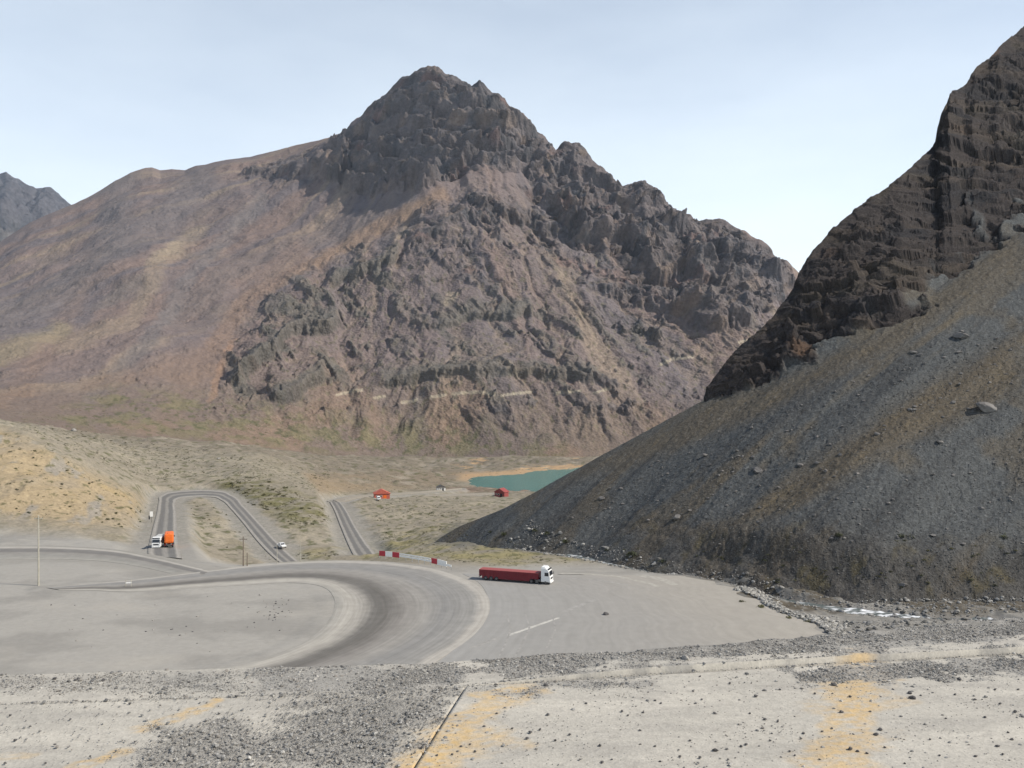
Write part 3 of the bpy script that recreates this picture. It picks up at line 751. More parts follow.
pale = (.37, .345, .305); grey = (.20, .195, .185); dark = (.16, .153, .142); midg = (.25, .235, .21)
M_loop = road_mat('hairpin road concrete', [(0, pale), (.05, pale), (.10, (.255, .245, .225)), (.30, (.225, .218, .205)), (.42, (.27, .255, .23)), (.55, (.22, .205, .185)), (.66, (.135, .126, .113)), (.74, (.15, .141, .127)), (.82, (.31, .29, .255)), (.90, (.375, .35, .305)), (1, (.29, .275, .245))])
M_lane = road_mat('valley road concrete', [(0, midg), (.12, (.335, .312, .275)), (.22, dark), (.38, dark), (.47, midg), (.56, midg), (.64, (.15, .145, .135)), (.80, (.16, .155, .145)), (.88, (.335, .312, .275)), (1, midg)])
M_leftr = road_mat('left road concrete', [(0, pale), (.12, pale), (.2, (.19, .18, .165)), (.42, (.17, .162, .15)), (.55, midg), (.75, (.25, .24, .215)), (1, (.30, .285, .25))])
M_track = road_mat('gravel track', [(0, (.25, .222, .178)), (.2, (.28, .25, .205)), (.5, (.245, .22, .18)), (.8, (.285, .255, .21)), (1, (.25, .222, .178))])
M_apron = road_mat('worn tarmac', [(0, (.285, .276, .258)), (.2, (.28, .27, .25)), (.5, (.29, .275, .25)), (.75, (.315, .293, .257)), (1, (.335, .31, .268))], .06)
road_obj('road', 'loop', M_loop, 40, lift=-.045, crown=.06)
road_obj('road', 'left', M_leftr, lift=-.02)
road_obj('road', 'down', M_lane)
road_obj('road', 'valley', M_lane)
road_obj('track', 'shed', M_track)
road_obj('track', 'lake', M_track)
road_obj('parking_ground', 'apron', M_apron, 60, crown=0)


def marking(name, pts, width, z, mat, n=40):
    P = np.array([pix_row(x, y, LEV) for x, y in pts])
    d = np.concatenate([[0], np.cumsum(np.linalg.norm(np.diff(P, axis=0), axis=1))]); u = np.linspace(0, d[-1], n)
    Q = np.stack([np.interp(u, d, P[:, i]) for i in range(3)], 1)
    Q = gauss1(Q, 2, 0)
    tg = np.gradient(Q, axis=0); nr = np.stack([-tg[:, 1], tg[:, 0]], 1); nr /= np.linalg.norm(nr, axis=1, keepdims=True)
    wv = width * (.75 + .5 * RNG.random(n)) / 2; wv[0] *= .4; wv[-1] *= .4; wv = gauss1(wv, 1, 0)
    L_ = Q.copy(); R_ = Q.copy(); L_[:, :2] += nr * wv[:, None]; R_[:, :2] -= nr * wv[:, None]
    P2 = np.stack([L_, R_], 1); P2[..., 2] = z
    return grid_obj(name, P2[..., 0], P2[..., 1], P2[..., 2], None, mat, 'structure')


M_line = flat_mat('worn pale paint', (.45, .43, .385), .9, var=.25, scale=1.5)
M_dust = flat_mat('pale dust track', (.345, .323, .28), .95, var=.18, scale=.8)
M_rub = flat_mat('tyre rubbed tarmac', (.285, .272, .25), .95, var=.2, scale=.8)
zt = LEV - 0.06
marking('line_marking', [(507,635.5),(530,627.5),(560,617)], .75, zt + .006, M_line)
marking('line_marking', [(563,612),(578,606),(595,599)], 1.3, zt + .006, M_rub)
marking('line_marking', [(470,648),(500,637)], .9, zt + .006, M_rub)
marking('wheel_track', [(556,573.3),(590,573.8),(620,576.5),(645,582),(660,587)], 1.4, zt + .010, M_dust)
marking('wheel_track', [(560,577.5),(600,580),(630,585)], .8, zt + .008, M_rub)
marking('wheel_track', [(640,575),(662,579),(676,585)], 2.2, zt + .012, M_dust)
for k, (x0, x1) in enumerate(((505, 511), (521, 530), (548, 556))):
    marking('wheel_track', [(x0 - 8, 660), (x0, 645), (x1, 628), (x1 - 5, 612)], .35, zt + .008 + .002 * k, M_rub)

# ---------------------------------------------------------------- water
def water_mat(name, c, rough, bumpd, scale):
    m = flat_mat(name, c, rough, var=.06, scale=.02, spec=.5)
    nt = m.node_tree; b = [n for n in nt.nodes if n.type == 'BSDF_PRINCIPLED'][0]
    n = nt.nodes.new('ShaderNodeTexNoise'); n.inputs['Scale'].default_value = scale; n.inputs['Detail'].default_value = 5
    tc = nt.nodes.new('ShaderNodeTexCoord'); nt.links.new(tc.outputs['Object'], n.inputs['Vector'])
    bp = nt.nodes.new('ShaderNodeBump'); bp.inputs['Strength'].default_value = .4; bp.inputs['Distance'].default_value = bumpd
    nt.links.new(n.outputs['Fac'], bp.inputs['Height']); nt.links.new(bp.outputs[0], b.inputs['Normal'])
    return m


lx, ly = np.meshgrid(np.linspace(-110, 420, 60), np.linspace(960, 1330, 40))
lake = grid_obj('lake', lx, ly, np.full(lx.shape, -115.0), None, water_mat('glacial lake water', (.075, .215, .195), .2, .4, .25))
# mountain stream
sp_ = st_pts[np.argsort(-np.arange(len(st_pts)))]
d = np.concatenate([[0], np.cumsum(np.linalg.norm(np.diff(st_pts, axis=0), axis=1))]); u = np.linspace(0, d[-1], 260)
Q = np.stack([np.interp(u, d, st_pts[:, i]) for i in range(3)], 1); Q = gauss1(Q, 3, 0)
tg = np.gradient(Q, axis=0); nr = np.stack([-tg[:, 1], tg[:, 0]], 1); nr /= np.linalg.norm(nr, axis=1, keepdims=True)
w = np.linspace(-1, 1, 9)
spx = CX + Q[:, 0] / Q[:, 1] * F
brk = sstep(.0, .25, fbm(u / 7, u * 0 + 3, 3, seed=123))
foam = np.maximum(sstep(835, 850, spx) * sstep(940, 925, spx), sstep(588, 596, spx) * sstep(632, 620, spx) * .6)
foam = np.maximum(foam, .75 * brk * np.maximum(sstep(780, 800, spx), sstep(640, 600, spx)))
hwid = 1.3 + 1.3 * foam + 1.0 * fbm(u / 9, u * 0, 3, seed=120)
P = Q[:, None] + np.concatenate([nr[:, None] * (w[None, :, None] * hwid[:, None, None]), np.zeros((len(u), 9, 1))], 2)
P[..., 2] += .06 * RNG.standard_normal(P.shape[:2]) + .02
fm = np.clip(foam[:, None] * sstep(-.12, .2, fbm(P[..., 0] / 1.6, P[..., 1] / 1.6, 4, seed=121)) + .35 * sstep(.25, .4, fbm(P[..., 0] / 2.2, P[..., 1] / 2.2, 4, seed=122)), 0, 1)
sc_ = np.zeros(P.shape, np.float32) + C(.10, .115, .11); sc_ = mix(sc_, C(.86, .87, .88), fm)
grid_obj('stream', P[..., 0], P[..., 1], P[..., 2], sc_, terrain_mat('stream whitewater', 2.0, 4.0, .12, .4, .08, .35))

# ---------------------------------------------------------------- the concrete platform in the foreground
def near(px, py, z=-4.0): return pix_row(px, py, z)


JT = np.linspace(-12, 14, 261)
JV = gauss1(np.interp(JT, [-12, -6.4, -2.4, -.6, 2.4, 7.6, 14], [10.75, 11.29, 11.70, 11.93, 12.58, 13.43, 14.5]), 9, 0)


def JY(x): return np.interp(x, JT, JV) + .012 * np.sin(np.asarray(x) * 1.7)          # the long joint, running slightly away to the right


def gravel_density(X, Y):
    X = np.asarray(X, np.float32); Y = np.asarray(Y, np.float32)
    nz = fbm(X / .6, Y / .4, 4, seed=150); wx = CX + X / Y * F + nz * 44; wy = CY + 4.0 / Y * F + nz * 15
    wx = np.where(Y > 1, wx, 1e5); den = np.zeros(X.shape)
    den = np.maximum(den, .52 * sstep(-22, 24, in_poly(wx, wy, [(225, 768), (255, 735), (300, 705), (330, 690), (460, 688), (450, 700), (428, 735), (395, 775)])))
    den = np.maximum(den, .45 * sstep(-14, 10, in_poly(wx, wy, [(130, 745), (230, 715), (260, 740), (250, 790), (150, 790)])))
    den = np.maximum(den, .50 * sstep(-8, 10, in_poly(wx, wy, [(135, 690), (160, 672), (215, 668), (238, 690)])))
    den = np.maximum(den, .30 * sstep(-10, 6, in_poly(wx, wy, [(-40, 690), (-40, 676), (260, 668), (260, 690)])))
    den = np.maximum(den, .70 * sstep(-8, 8, in_poly(wx, wy, [(250, 692), (258, 662), (330, 662), (440, 660), (470, 668), (460, 690)])))
    den = np.maximum(den, .80 * sstep(-6, 6, in_poly(wx, wy, [(470, 672), (480, 652), (640, 646), (760, 636), (860, 630), (1100, 612), (1100, 634), (900, 652), (700, 664), (560, 676)])))
    den = np.maximum(den, .80 * sstep(-5, 5, in_poly(wx, wy, [(780, 668), (900, 662), (1100, 650), (1100, 668), (1000, 676), (860, 684), (800, 682)])))
    den = np.maximum(den, .55 * sstep(-6, 6, in_poly(wx, wy, [(460, 690), (560, 682), (660, 674), (640, 684), (540, 694)])))
    return den


def slab_colour(X, Y):
    c = np.zeros(X.shape + (3,), np.float32) + C(.41, .385, .335)
    c = mix(c, C(.36, .338, .297), sstep(-.1, .35, fbm(X / 1.6, Y / .5, 5, seed=130)))
    c = mix(c, C(.47, .44, .38), sstep(.0, .4, fbm(X / 2.4, Y / .8, 5, seed=131)) * .7)
    c = mix(c, C(.36, .335, .295), sstep(.15, .42, fbm(X / .35, Y / .12, 4, seed=132)) * .5)
    c = mix(c, C(.28, .265, .24), sstep(.28, .5, fbm(X / .10, Y / .08, 3, seed=133)) * .5)
    nz = fbm(X / .5, Y / .3, 5, seed=134); nf = fbm(X / .12, Y / .08, 4, seed=135)
    yel = C(.56, .355, .11)

    def stain(pts, w, k):
        nonlocal c
        P = [near(*p)[:2] for p in pts]
        d = line_d(X.astype(np.float32), Y.astype(np.float32), P)
        c = mix(c, yel, sstep(w, w * .35, d + nz * w * 1.1) * k * .62 * sstep(-.5, .3, .6 * nf + .7 * nz))
    stain([(865, 660), (850, 700), (845, 740), (828, 790)], .50, .9)
    stain([(820, 680), (890, 676)], .30, .6)
    stain([(850, 715), (905, 700)], .22, .45)
    stain([(520, 690), (460, 722), (425, 752), (395, 800)], .40, .9)
    stain([(480, 695), (545, 690)], .22, .8)
    stain([(440, 768), (480, 735)], .42, .7)
    stain([(218, 700), (190, 712), (145, 727)], .16, .95)
    stain([(125, 750), (85, 762), (60, 775)], .15, .9)
    stain([(30, 755), (0, 756)], .12, .5)
    stain([(505, 738), (530, 745)], .18, .45)
    gp = [gravel_density(X, Y)]
    c = mix(c, C(.27, .258, .235), sstep(.1, .6, gp[0]) * .85)
    return c


M_slab = terrain_mat('weathered concrete', 9.0, 38.0, .10, .35, .02, .92)


def slab(name, x0, x1, y0f, y1f, z, nx, ny, step=0.0, kind='structure'):
    xs = np.linspace(x0, x1, nx); t = np.linspace(0, 1, ny)
    X = np.broadcast_to(xs, (ny, nx)).copy(); ya = y0f(xs); yb = y1f(xs); Y = ya + (yb - ya) * t[:, None]
    Z = z + fbm(X / 1.2, Y / 1.2, 3, seed=136) * .012 + step * sstep(-1.5, 2.5, X)
    col = slab_colour(X, Y)
    # thickness: turn the rim down
    def rim(A, v): return np.concatenate([v(A[:1]), A, v(A[-1:])], 0)
    Xr2, Yr2 = rim(X, lambda a: a), rim(Y, lambda a: a); Zr2 = np.concatenate([Z[:1] - .35, Z, Z[-1:] - .35], 0)
    cc = np.concatenate([col[:1], col, col[-1:]], 0)
    Xr2 = np.concatenate([Xr2[:, :1], Xr2, Xr2[:, -1:]], 1); Yr2 = np.concatenate([Yr2[:, :1], Yr2, Yr2[:, -1:]], 1)
    Zr2 = np.concatenate([Zr2[:, :1] - .35, Zr2, Zr2[:, -1:] - .35], 1); cc = np.concatenate([cc[:, :1], cc, cc[:, -1:]], 1)
    return grid_obj(name, Xr2, Yr2, Zr2, cc, M_slab, kind)


gap = .035
cj = lambda y: -1.03 + (y - 9.4) * .16                  # the cross joint
# near road slabs left and right of the cross joint: slanted by shearing x with y
def slab_near(name, xl, xr, yn, right_of):
    t = np.linspace(0, 1, 150); n = 420
    s = np.linspace(0, 1, n)
    Y0 = np.full(n, yn)
    X = np.zeros((150, n)); Y = np.zeros((150, n))
    for i, tv in enumerate(t):
        ytest = yn + (12.0 - yn) * tv
        cjx = cj(ytest)
        a0, a1 = (cjx + gap / 2, xr) if right_of else (xl, cjx - gap / 2)
        X[i] = a0 + (a1 - a0) * s
        Y[i] = yn + (JY(X[i]) - gap - (.075 * sstep(-.6, .6, X[i]) if right_of else 0) - yn) * tv
    Z = -4.0 + fbm(X / 1.2, Y / 1.2, 3, seed=136) * .012 + (0 if right_of else -.012)
    col = slab_colour(X, Y)
    P = [np.concatenate([A[:1], A, A[-1:]], 0) for A in (X, Y)]; Zq = np.concatenate([Z[:1] - .35, Z, Z[-1:] - .35], 0)
    cc = np.concatenate([col[:1], col, col[-1:]], 0)
    P = [np.concatenate([A[:, :1], A, A[:, -1:]], 1) for A in P]; Zq = np.concatenate([Zq[:, :1] - .35, Zq, Zq[:, -1:] - .35], 1)
    cc = np.concatenate([cc[:, :1], cc, cc[:, -1:]], 1)
    return grid_obj(name, P[0], P[1], Zq, cc, M_slab)


slab_near('pavement', -11, None, 8.6, False)
slab_near('pavement', None, 13, 8.6, True)
slab('pavement', -11, 13, lambda x: x * 0 - 4.0, lambda x: x * 0 + 8.57, -4.0, 160, 80)
EDGE = lambda x: np.interp(x, [-12, -7.1, -1.2, 1.9, 5, 8.7, 14], [12.2, 12.5, 12.98, 13.5, 14.3, 15.4, 17]) + .07 * fbm(np.asarray(x, float) / .7, np.zeros_like(np.asarray(x, float)), 4, seed=140)
slab('pavement', -11, 13, lambda x: JY(x) + gap * .6, lambda x: np.minimum(EDGE(x), JY(x) + 1.35 - .75 * sstep(-1, 3, x)), -4.03, 420, 60, .10)
# dirt strip in and beyond the joints
bx, by = np.meshgrid(np.linspace(-11.5, 13.5, 300), np.linspace(0, 1, 60))
yb0 = JY(bx) - .25; yb1 = EDGE(bx) + .25
BY = yb0 + (yb1 - yb0) * by
berm = sstep(-1.0, 3, bx) * sstep(.45, .8, by) * .06 + .05 * fbm(bx / .5, BY / .3, 4, seed=141)
BZ = -4.10 + sstep(.55, .7, by) * .0 + berm - .5 * sstep(.95, 1, by)
bc = np.zeros(bx.shape + (3,), np.float32) + C(.27, .258, .235)
bc = mix(bc, C(.20, .19, .17), sstep(0, .3, fbm(bx / .3, BY / .2, 4, seed=142)))
bc = mix(bc, C(.075, .07, .065), sstep(.16, .09, np.abs(BY - JY(bx) + .04)))
BZ = BZ - .05 * sstep(.2, .1, np.abs(BY - JY(bx) + .04))
verge = grid_obj('verge', bx, BY, BZ, bc, M_slab)

# ---------------------------------------------------------------- stones
def ico(sub):
    bm = bmesh.new(); bmesh.ops.create_icosphere(bm, subdivisions=sub, radius=1)
    V = np.array([v.co[:] for v in bm.verts]); Fc = np.array([[v.index for v in f.verts] for f in bm.faces]); bm.free()
    return V, Fc


ICO1, ICO2, ICO3 = ico(1), ico(2), ico(3)


def rock_shape(base, seed, jag=.35):
    r = np.random.default_rng(seed); V, Fc = base
    V = V.copy()
    for k in range(9):                                   # cut flat facets
        nrm = r.standard_normal(3); nrm /= np.linalg.norm(nrm); h = r.uniform(.5, .85)
        dd = V @ nrm; V = V - np.clip(dd - h, 0, None)[:, None] * nrm
    V *= 1 + jag * .3 * r.standard_normal((len(V), 1))
    V *= np.array([1, r.uniform(.65, .95), r.uniform(.45, .75)])
    return V, Fc


def scatter_mesh(name, shapes, P, S, cols, mat, sink=.25):
    """many stones merged in one mesh: P points, S sizes"""
    VV, FF, CC = [], [], []; off = 0
    for i in range(len(P)):
        V, Fc = shapes[i % len(shapes)]
        an = RNG.uniform(0, 6.28); ti = RNG.uniform(-.4, .4)
        R = np.array([[math.cos(an), -math.sin(an), 0], [math.sin(an), math.cos(an), 0], [0, 0, 1]]) @ np.array([[1, 0, 0], [0, math.cos(ti), -math.sin(ti)], [0, math.sin(ti), math.cos(ti)]])
        W = (V * S[i]) @ R.T + P[i]; W[:, 2] += S[i] * (.45 - sink)
        VV.append(W); FF.append(Fc + off); off += len(V)
        CC.append(np.repeat(cols[i][None], len(V), 0))
    me = np_mesh(name, np.concatenate(VV), np.concatenate(FF), np.concatenate(CC), smooth=False)
    return link(name, me, mat)


M_stone = terrain_mat('loose stone', 14, 30, .2, .4, .01)
GREYS = np.array([(.20, .197, .188), (.25, .242, .228), (.15, .146, .139), (.30, .287, .262), (.225, .207, .183), (.36, .345, .315)])
shp1 = [rock_shape((ICO1[0], ICO1[1]), 200 + i, .2) for i in range(10)]




# gravel spread over the platform: candidate points in plan, kept by the density of each patch
N = 1000000
gx = RNG.uniform(-8.2, 10, N); gy = RNG.uniform(9.0, 16.3, N)
gz = np.full(N, -4.0)
den = gravel_density(gx, gy)
jd = np.abs(gy - JY(gx)); den = np.maximum(den, .55 * sstep(.12, .02, jd))
den = np.maximum(den, .018 + .03 * sstep(.1, .5, fbm(gx / 1.2, gy / .6, 4, seed=151)))
keep = (RNG.random(N) < den * .62) & (gy < EDGE(gx) + .15)
# drop height on the platform pieces
bpy.context.view_layer.update()
plat = [o for o in COL.objects if o.name.startswith(('pavement', 'verge'))]
PP, SS = [], []
for x, y, jy_, ed_, rs_ in zip(gx[keep], gy[keep], JY(gx[keep]), EDGE(gx[keep]), sstep(-1, 3, gx[keep])):
    st_ = float(sstep(-1.5, 2.5, x))
    zt_ = -4.04
    ok, p, n_, i_ = verge.ray_cast(Vector((x, y, 0)), Vector((0, 0, -1)))
    if ok: zt_ = p.z
    if y < jy_ - gap: zt_ = max(zt_, -4.0)
    elif y < min(ed_, jy_ + 1.35 - .75 * rs_) and y > jy_ + gap: zt_ = max(zt_, -4.03 + .10 * st_)
    PP.append((x, y, zt_)); SS.append(min(.036, .0062 * (1 + RNG.pareto(2.9))))
PP = np.array(PP); SS = np.array(SS)
cc = GREYS[RNG.integers(0, 6, len(PP))] * RNG.uniform(.8, 1.15, (len(PP), 1))
gravel = scatter_mesh('gravel', shp1, PP, SS, cc, M_stone); tag(gravel, 'grey gravel and grit strewn over the concrete platform', 'gravel', kind='stuff')
print('gravel', len(PP))

# the bigger dark stones lying about on the slabs, one object each
M_dstone = flat_mat('dark stone', (.085, .08, .078), .9, var=.3, scale=9, bump=.4)
M_pstone = flat_mat('pale stone', (.30, .28, .25), .9, var=.25, scale=3, bump=.4)
M_bould = flat_mat('boulder rock', (.15, .14, .13), .9, var=.3, scale=.8, bump=.5)


def rock_me(seed, mat, base=ICO2, jag=.18):
    V, Fc = rock_shape(base, seed, jag); me = np_mesh('stone', V, Fc, smooth=False); me.materials.append(mat); return me


dst_me = [rock_me(300 + i, M_dstone) for i in range(8)]


def put_stone(name, me, p, s, sink=.3):
    o = bpy.data.objects.new(name, me); COL.objects.link(o)
    o.location = (p[0], p[1], p[2] + s * (.5 - sink)); o.scale = (s, s, s * RNG.uniform(.7, 1)); o.rotation_euler = (RNG.uniform(-.2, .2), RNG.uniform(-.2, .2), RNG.uniform(0, 6.28))
    return o


SP = [(530,733,5),(527,739,4),(546,686,5),(834,685,6),(687,376,0),(688,385,0),(912,699,7),(910,694,5),(959,680,5),(850,750,6),(858,752,5),(867,754,4),(715,751,6),(741,747,4),(746,745,4),(765,720,4),(778,722,3),(756,697,5),(715,714,4),(640,668,5),(643,713,3),
      (548,715,4),(456,716,3),(484,727,3),(497,714,3),(470,745,3),(461,747,3),(475,752,3),(512,729,3),(538,744,3),(622,712,4),(628,716,3),(586,704,3),(600,746,4),(602,763,4),(612,760,3),(555,741,3),(540,730,3),(422,748,4),(437,756,3),(452,755,3),(640,745,3),(655,747,3),(690,741,3),
      (700,758,4),(640,731,3),(661,704,3),(655,701,3),(693,692,3),(702,700,3),(822,732,3),(804,734,3),(801,739,3),(832,729,3),(841,713,5),(850,697,4),(880,730,5),(876,735,5),(893,690,3),(955,695,3),(985,718,4),(998,747,5),(1003,755,4),(1012,740,4),(1008,733,3),(976,757,4),(946,719,3),(1000,704,3),(1015,712,4),
      (921,696,3),(750,714,3),(728,760,3),(680,757,3),(820,760,3),(790,752,3),(905,764,3),(885,748,3),(770,741,3),(795,756,3),(995,690,3),(1018,690,3),(975,700,3),(55,677,5),(103,678,5),(76,678,4),(78,677,4),(33,685,3),(60,689,3),(10,716,3),(40,732,3),(15,741,4),(30,727,3),(55,745,3),(90,757,3),(70,720,3),
      (265,744,4),(190,755,4),(165,762,4),(340,764,4),(330,759,4),(305,760,3),(298,748,4),(160,706,3),(130,704,3),(5,764,4),(45,764,3),(355,741,4),(310,728,4),(580,760,3),(570,735,3),(660,762,3),(930,740,3),(940,756,3),(870,712,3),(780,690,3),(730,684,3),(700,677,3),(815,694,3)]
for (px, py, sz) in SP:
    if py < 600: continue
    x, y, z = near(px, py)
    if y < JY(x): z = -3.995
    else: z = -4.03
    o = put_stone('stone', dst_me[RNG.integers(0, 8)], (x, y, z), sz * .5 * y / F * 1.15, .25)
    if sz >= 6: tag(o, 'one of the biggest dark stones loose on the concrete right of the cross joint', 'stone', 'biggest stones on the concrete')
    elif px < 420: tag(o, 'small dark stone lying among grit on the concrete left of the cross joint', 'stone', 'small stones left of the cross joint')
    else: tag(o, 'small dark stone lying loose on the stained concrete right of the cross joint', 'stone', 'small stones right of the cross joint')

# ---------------------------------------------------------------- small-mesh builder
class MB:
    def __init__(s): s.bm = bmesh.new()

    def box(s, c, d, bev=0.0, rot=None):
        r = bmesh.ops.create_cube(s.bm, size=1); vs = r['verts']
        for v in vs:
            p = Vector((v.co.x * d[0], v.co.y * d[1], v.co.z * d[2]))
            if rot: p = rot @ p
            v.co = p + Vector(c)
        if bev:
            es = list({e for v in vs for e in v.link_edges})
            bmesh.ops.bevel(s.bm, geom=es, offset=bev, segments=2, affect='EDGES', profile=.5)
        return s

    def cyl(s, a, b, r, r2=None, n=14):
        a, b = Vector(a), Vector(b); d = b - a
        r_ = bmesh.ops.create_cone(s.bm, cap_ends=True, segments=n, radius1=r, radius2=r if r2 is None else r2, depth=d.length)
        q = d.to_track_quat('Z', 'Y')
        for v in r_['verts']: v.co = q @ v.co + (a + b) / 2
        return s

    def prism(s, prof, y0, y1, bev=0.0):
        """side profile (x, z) pulled from y0 to y1"""
        A = [s.bm.verts.new((x, y0, z)) for x, z in prof]; B = [s.bm.verts.new((x, y1, z)) for x, z in prof]
        n = len(prof); fs = [s.bm.faces.new(A), s.bm.faces.new(B[::-1])]
        for i in range(n): fs.append(s.bm.faces.new((A[i], B[i], B[(i + 1) % n], A[(i + 1) % n])))
        bmesh.ops.recalc_face_normals(s.bm, faces=fs)
        if bev:
            es = list({e for f in fs for e in f.edges})
            bmesh.ops.bevel(s.bm, geom=es, offset=bev, segments=2, affect='EDGES', profile=.5)
        return s

    def build(s, name, mat, parent=None, loc=None):
        me = bpy.data.meshes.new(name); s.bm.to_mesh(me); s.bm.free(); me.materials.append(mat)
        o = link(name, me, None, parent)
        if loc: o.location = loc
        return o


P_white = flat_mat('white vehicle paint', (.78, .78, .76), .35, var=.05)
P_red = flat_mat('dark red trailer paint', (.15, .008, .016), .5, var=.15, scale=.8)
P_red2 = flat_mat('salmon red sheet metal', (.50, .13, .09), .7, var=.15, scale=.8)  # even salmon red for the walls and roof of the valley building
P_orange = flat_mat('orange paint', (.80, .16, .02), .45, var=.1)
P_glass = flat_mat('dark window glass', (.02, .024, .03), .08, var=.05, spec=.6)
P_black = flat_mat('black rubber', (.025, .025, .027), .85, var=.2)
P_steel = flat_mat('dusty chassis steel', (.10, .095, .09), .7, var=.2)
P_rim = flat_mat('dusty grey steel', (.13, .125, .12), .7, metal=.2)
P_lamp = flat_mat('headlamp glass', (.75, .76, .74), .15)
P_tail = flat_mat('red lamp glass', (.5, .02, .02), .2)
P_grey = flat_mat('grey concrete wall', (.40, .39, .36), .9)
P_wood = flat_mat('weathered pole wood', (.16, .125, .095), .9, var=.3, scale=3)
P_palepole = flat_mat('pale concrete pole', (.40, .37, .30), .85, var=.15, scale=2)
P_barwhite = flat_mat('barrier white paint', (.80, .79, .75), .6, var=.08)
P_barred = flat_mat('barrier red paint', (.42, .03, .045), .6, var=.12)
P_dull = flat_mat('dull red roofing', (.28, .06, .055), .8)
P_zinc = flat_mat('galvanised rail', (.42, .42, .41), .5, metal=.4, var=.12)


def wheel(parent, x, y, r, w_):
    wh = MB().cyl((x, y - w_ / 2, r), (x, y + w_ / 2, r), r, n=20).build('wheel', P_black, parent)
    MB().cyl((x, y - w_ / 2 - .02, r), (x, y + w_ / 2 + .02, r), r * .55, n=16).build('rim', P_rim, wh)
    return wh


def cabover(t, x0, h, w_, paint, lamp=True, base=.55):
    """flat-fronted cab whose front face stands at x0 (the vehicle looks along +x)"""
    b = h - base
    prof = [(x0 - 2.1, base), (x0, base), (x0 + .02, base + b * .34), (x0 - .06, base + b * .44), (x0 - .30, base + b * .80), (x0 - .55, base + b * .90), (x0 - 1.25, base + b), (x0 - 2.1, base + b)]
    cab = MB().prism(prof, -w_ / 2, w_ / 2, .07).build('cab', paint, t)
    a0, a1 = Vector((x0 - .045, 0, base + b * .46)), Vector((x0 - .285, 0, base + b * .77))
    sl = math.atan2(a0.x - a1.x, a1.z - a0.z)
    MB().box((a0 + a1) / 2 + Vector((.03, 0, .01)), (.05, w_ * .86, (a1 - a0).length), .015, Matrix.Rotation(-sl, 3, 'Y')).build('windscreen', P_glass, t)
    for s in (-1, 1):
        d = MB().box((x0 - .80, s * (w_ / 2 + .012), base + b * .36), (1.05, .03, b * .60), .01).build('door', paint, t)
        MB().box((x0 - .80, s * (w_ / 2 + .03), base + b * .56), (.92, .03, b * .25), .01).build('window', P_glass, d)
        MB().box((x0 + .10, s * (w_ / 2 + .16), base + b * .55), (.10, .20, .55), .03).build('mirror', P_black, t)
        MB().box((x0 + .06, s * w_ * .36, base + b * .10), (.08, .36, .20), .02).build('headlight', P_lamp, t)
        MB().box((x0 - 1.05, s * (w_ / 2 - .2), base - .06), (1.1, .42, .16), .03).build('mudguard', P_steel, t)
    MB().box((x0 + .03, 0, base + b * .25), (.06, w_ * .62, b * .13), .01).build('grille', P_black, t)
    MB().box((x0 + .02, 0, base - .05), (.26, w_ * .98, .34), .05).build('bumper', paint, t)
    MB().box((x0 - .40, 0, base + b * .925), (.42, w_ * .9, .05), .01, Matrix.Rotation(.35, 3, 'Y')).build('sun_visor', P_black, t)
    return cab


# ---- the red articulated lorry on the parking ground
Fp, Rp = Vector(pix_row(551.5, 583.8, LEV - .06)), Vector(pix_row(481.0, 578.6, LEV - .06))
L_t = (Fp - Rp).length; hd = math.atan2(Fp.y - Rp.y, Fp.x - Rp.x)
t = empty('articulated_truck', Rp, hd); tag(t, 'long red trailer lorry with a tall white cab parked on the tarmac beyond the hairpin', 'truck')
xf = L_t
cabover(t, xf, 3.65, 2.5, P_white)
MB().prism([(xf - 2.1, 3.2), (xf - .9, 3.68), (xf - 1.2, 3.86), (xf - 2.1, 3.9)], -1.1, 1.1, .06).build('wind_deflector', P_white, t)
MB().box((xf - 3.2, 0, .75), (6.2, .9, .28), .02).build('chassis', P_steel, t)
for s in (-1, 1): MB().cyl((xf - 3.4, s * .95, .75), (xf - 2.2, s * .95, .75), .33).build('fuel_tank', P_rim, t)
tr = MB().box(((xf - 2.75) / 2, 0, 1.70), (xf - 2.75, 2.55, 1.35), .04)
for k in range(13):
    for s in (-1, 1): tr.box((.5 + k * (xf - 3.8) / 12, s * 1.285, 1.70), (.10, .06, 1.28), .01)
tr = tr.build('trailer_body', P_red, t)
MB().box(((xf - 2.75) / 2, 0, 2.40), (xf - 2.7, 2.62, .10), .02).build('top_rail', flat_mat('sunlit-toned red rail', (.30, .075, .07), .7), tr)  # paler red than the body: sunlight on the top edge put into the colour
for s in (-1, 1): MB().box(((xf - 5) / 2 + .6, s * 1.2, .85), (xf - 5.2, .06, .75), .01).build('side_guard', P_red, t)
MB().box((-.03, 0, .75), (.12, 2.4, .25), .02).build('rear_bumper', P_steel, t)
for s in (-1, 1): MB().box((-.04, s * 1.1, 1.12), (.08, .32, .18), .02).build('tail_light', P_tail, t)
MB().box((-.05, -.85, 2.0), (.04, .75, .95), .01).build('rear_panel', P_barwhite, t)
for x in (1.6, 2.9, 4.2, xf - 4.4, xf - 3.1, xf - 1.05):
    for s in (-1, 1): wheel(t, x, s * 1.05, .50, .38)

# ---- white lorry coming up the valley road and orange tanker going down beside it
def facing(px, py, z, hx, hy): return Vector(pix_row(px, py, z)), math.atan2(hy, hx)


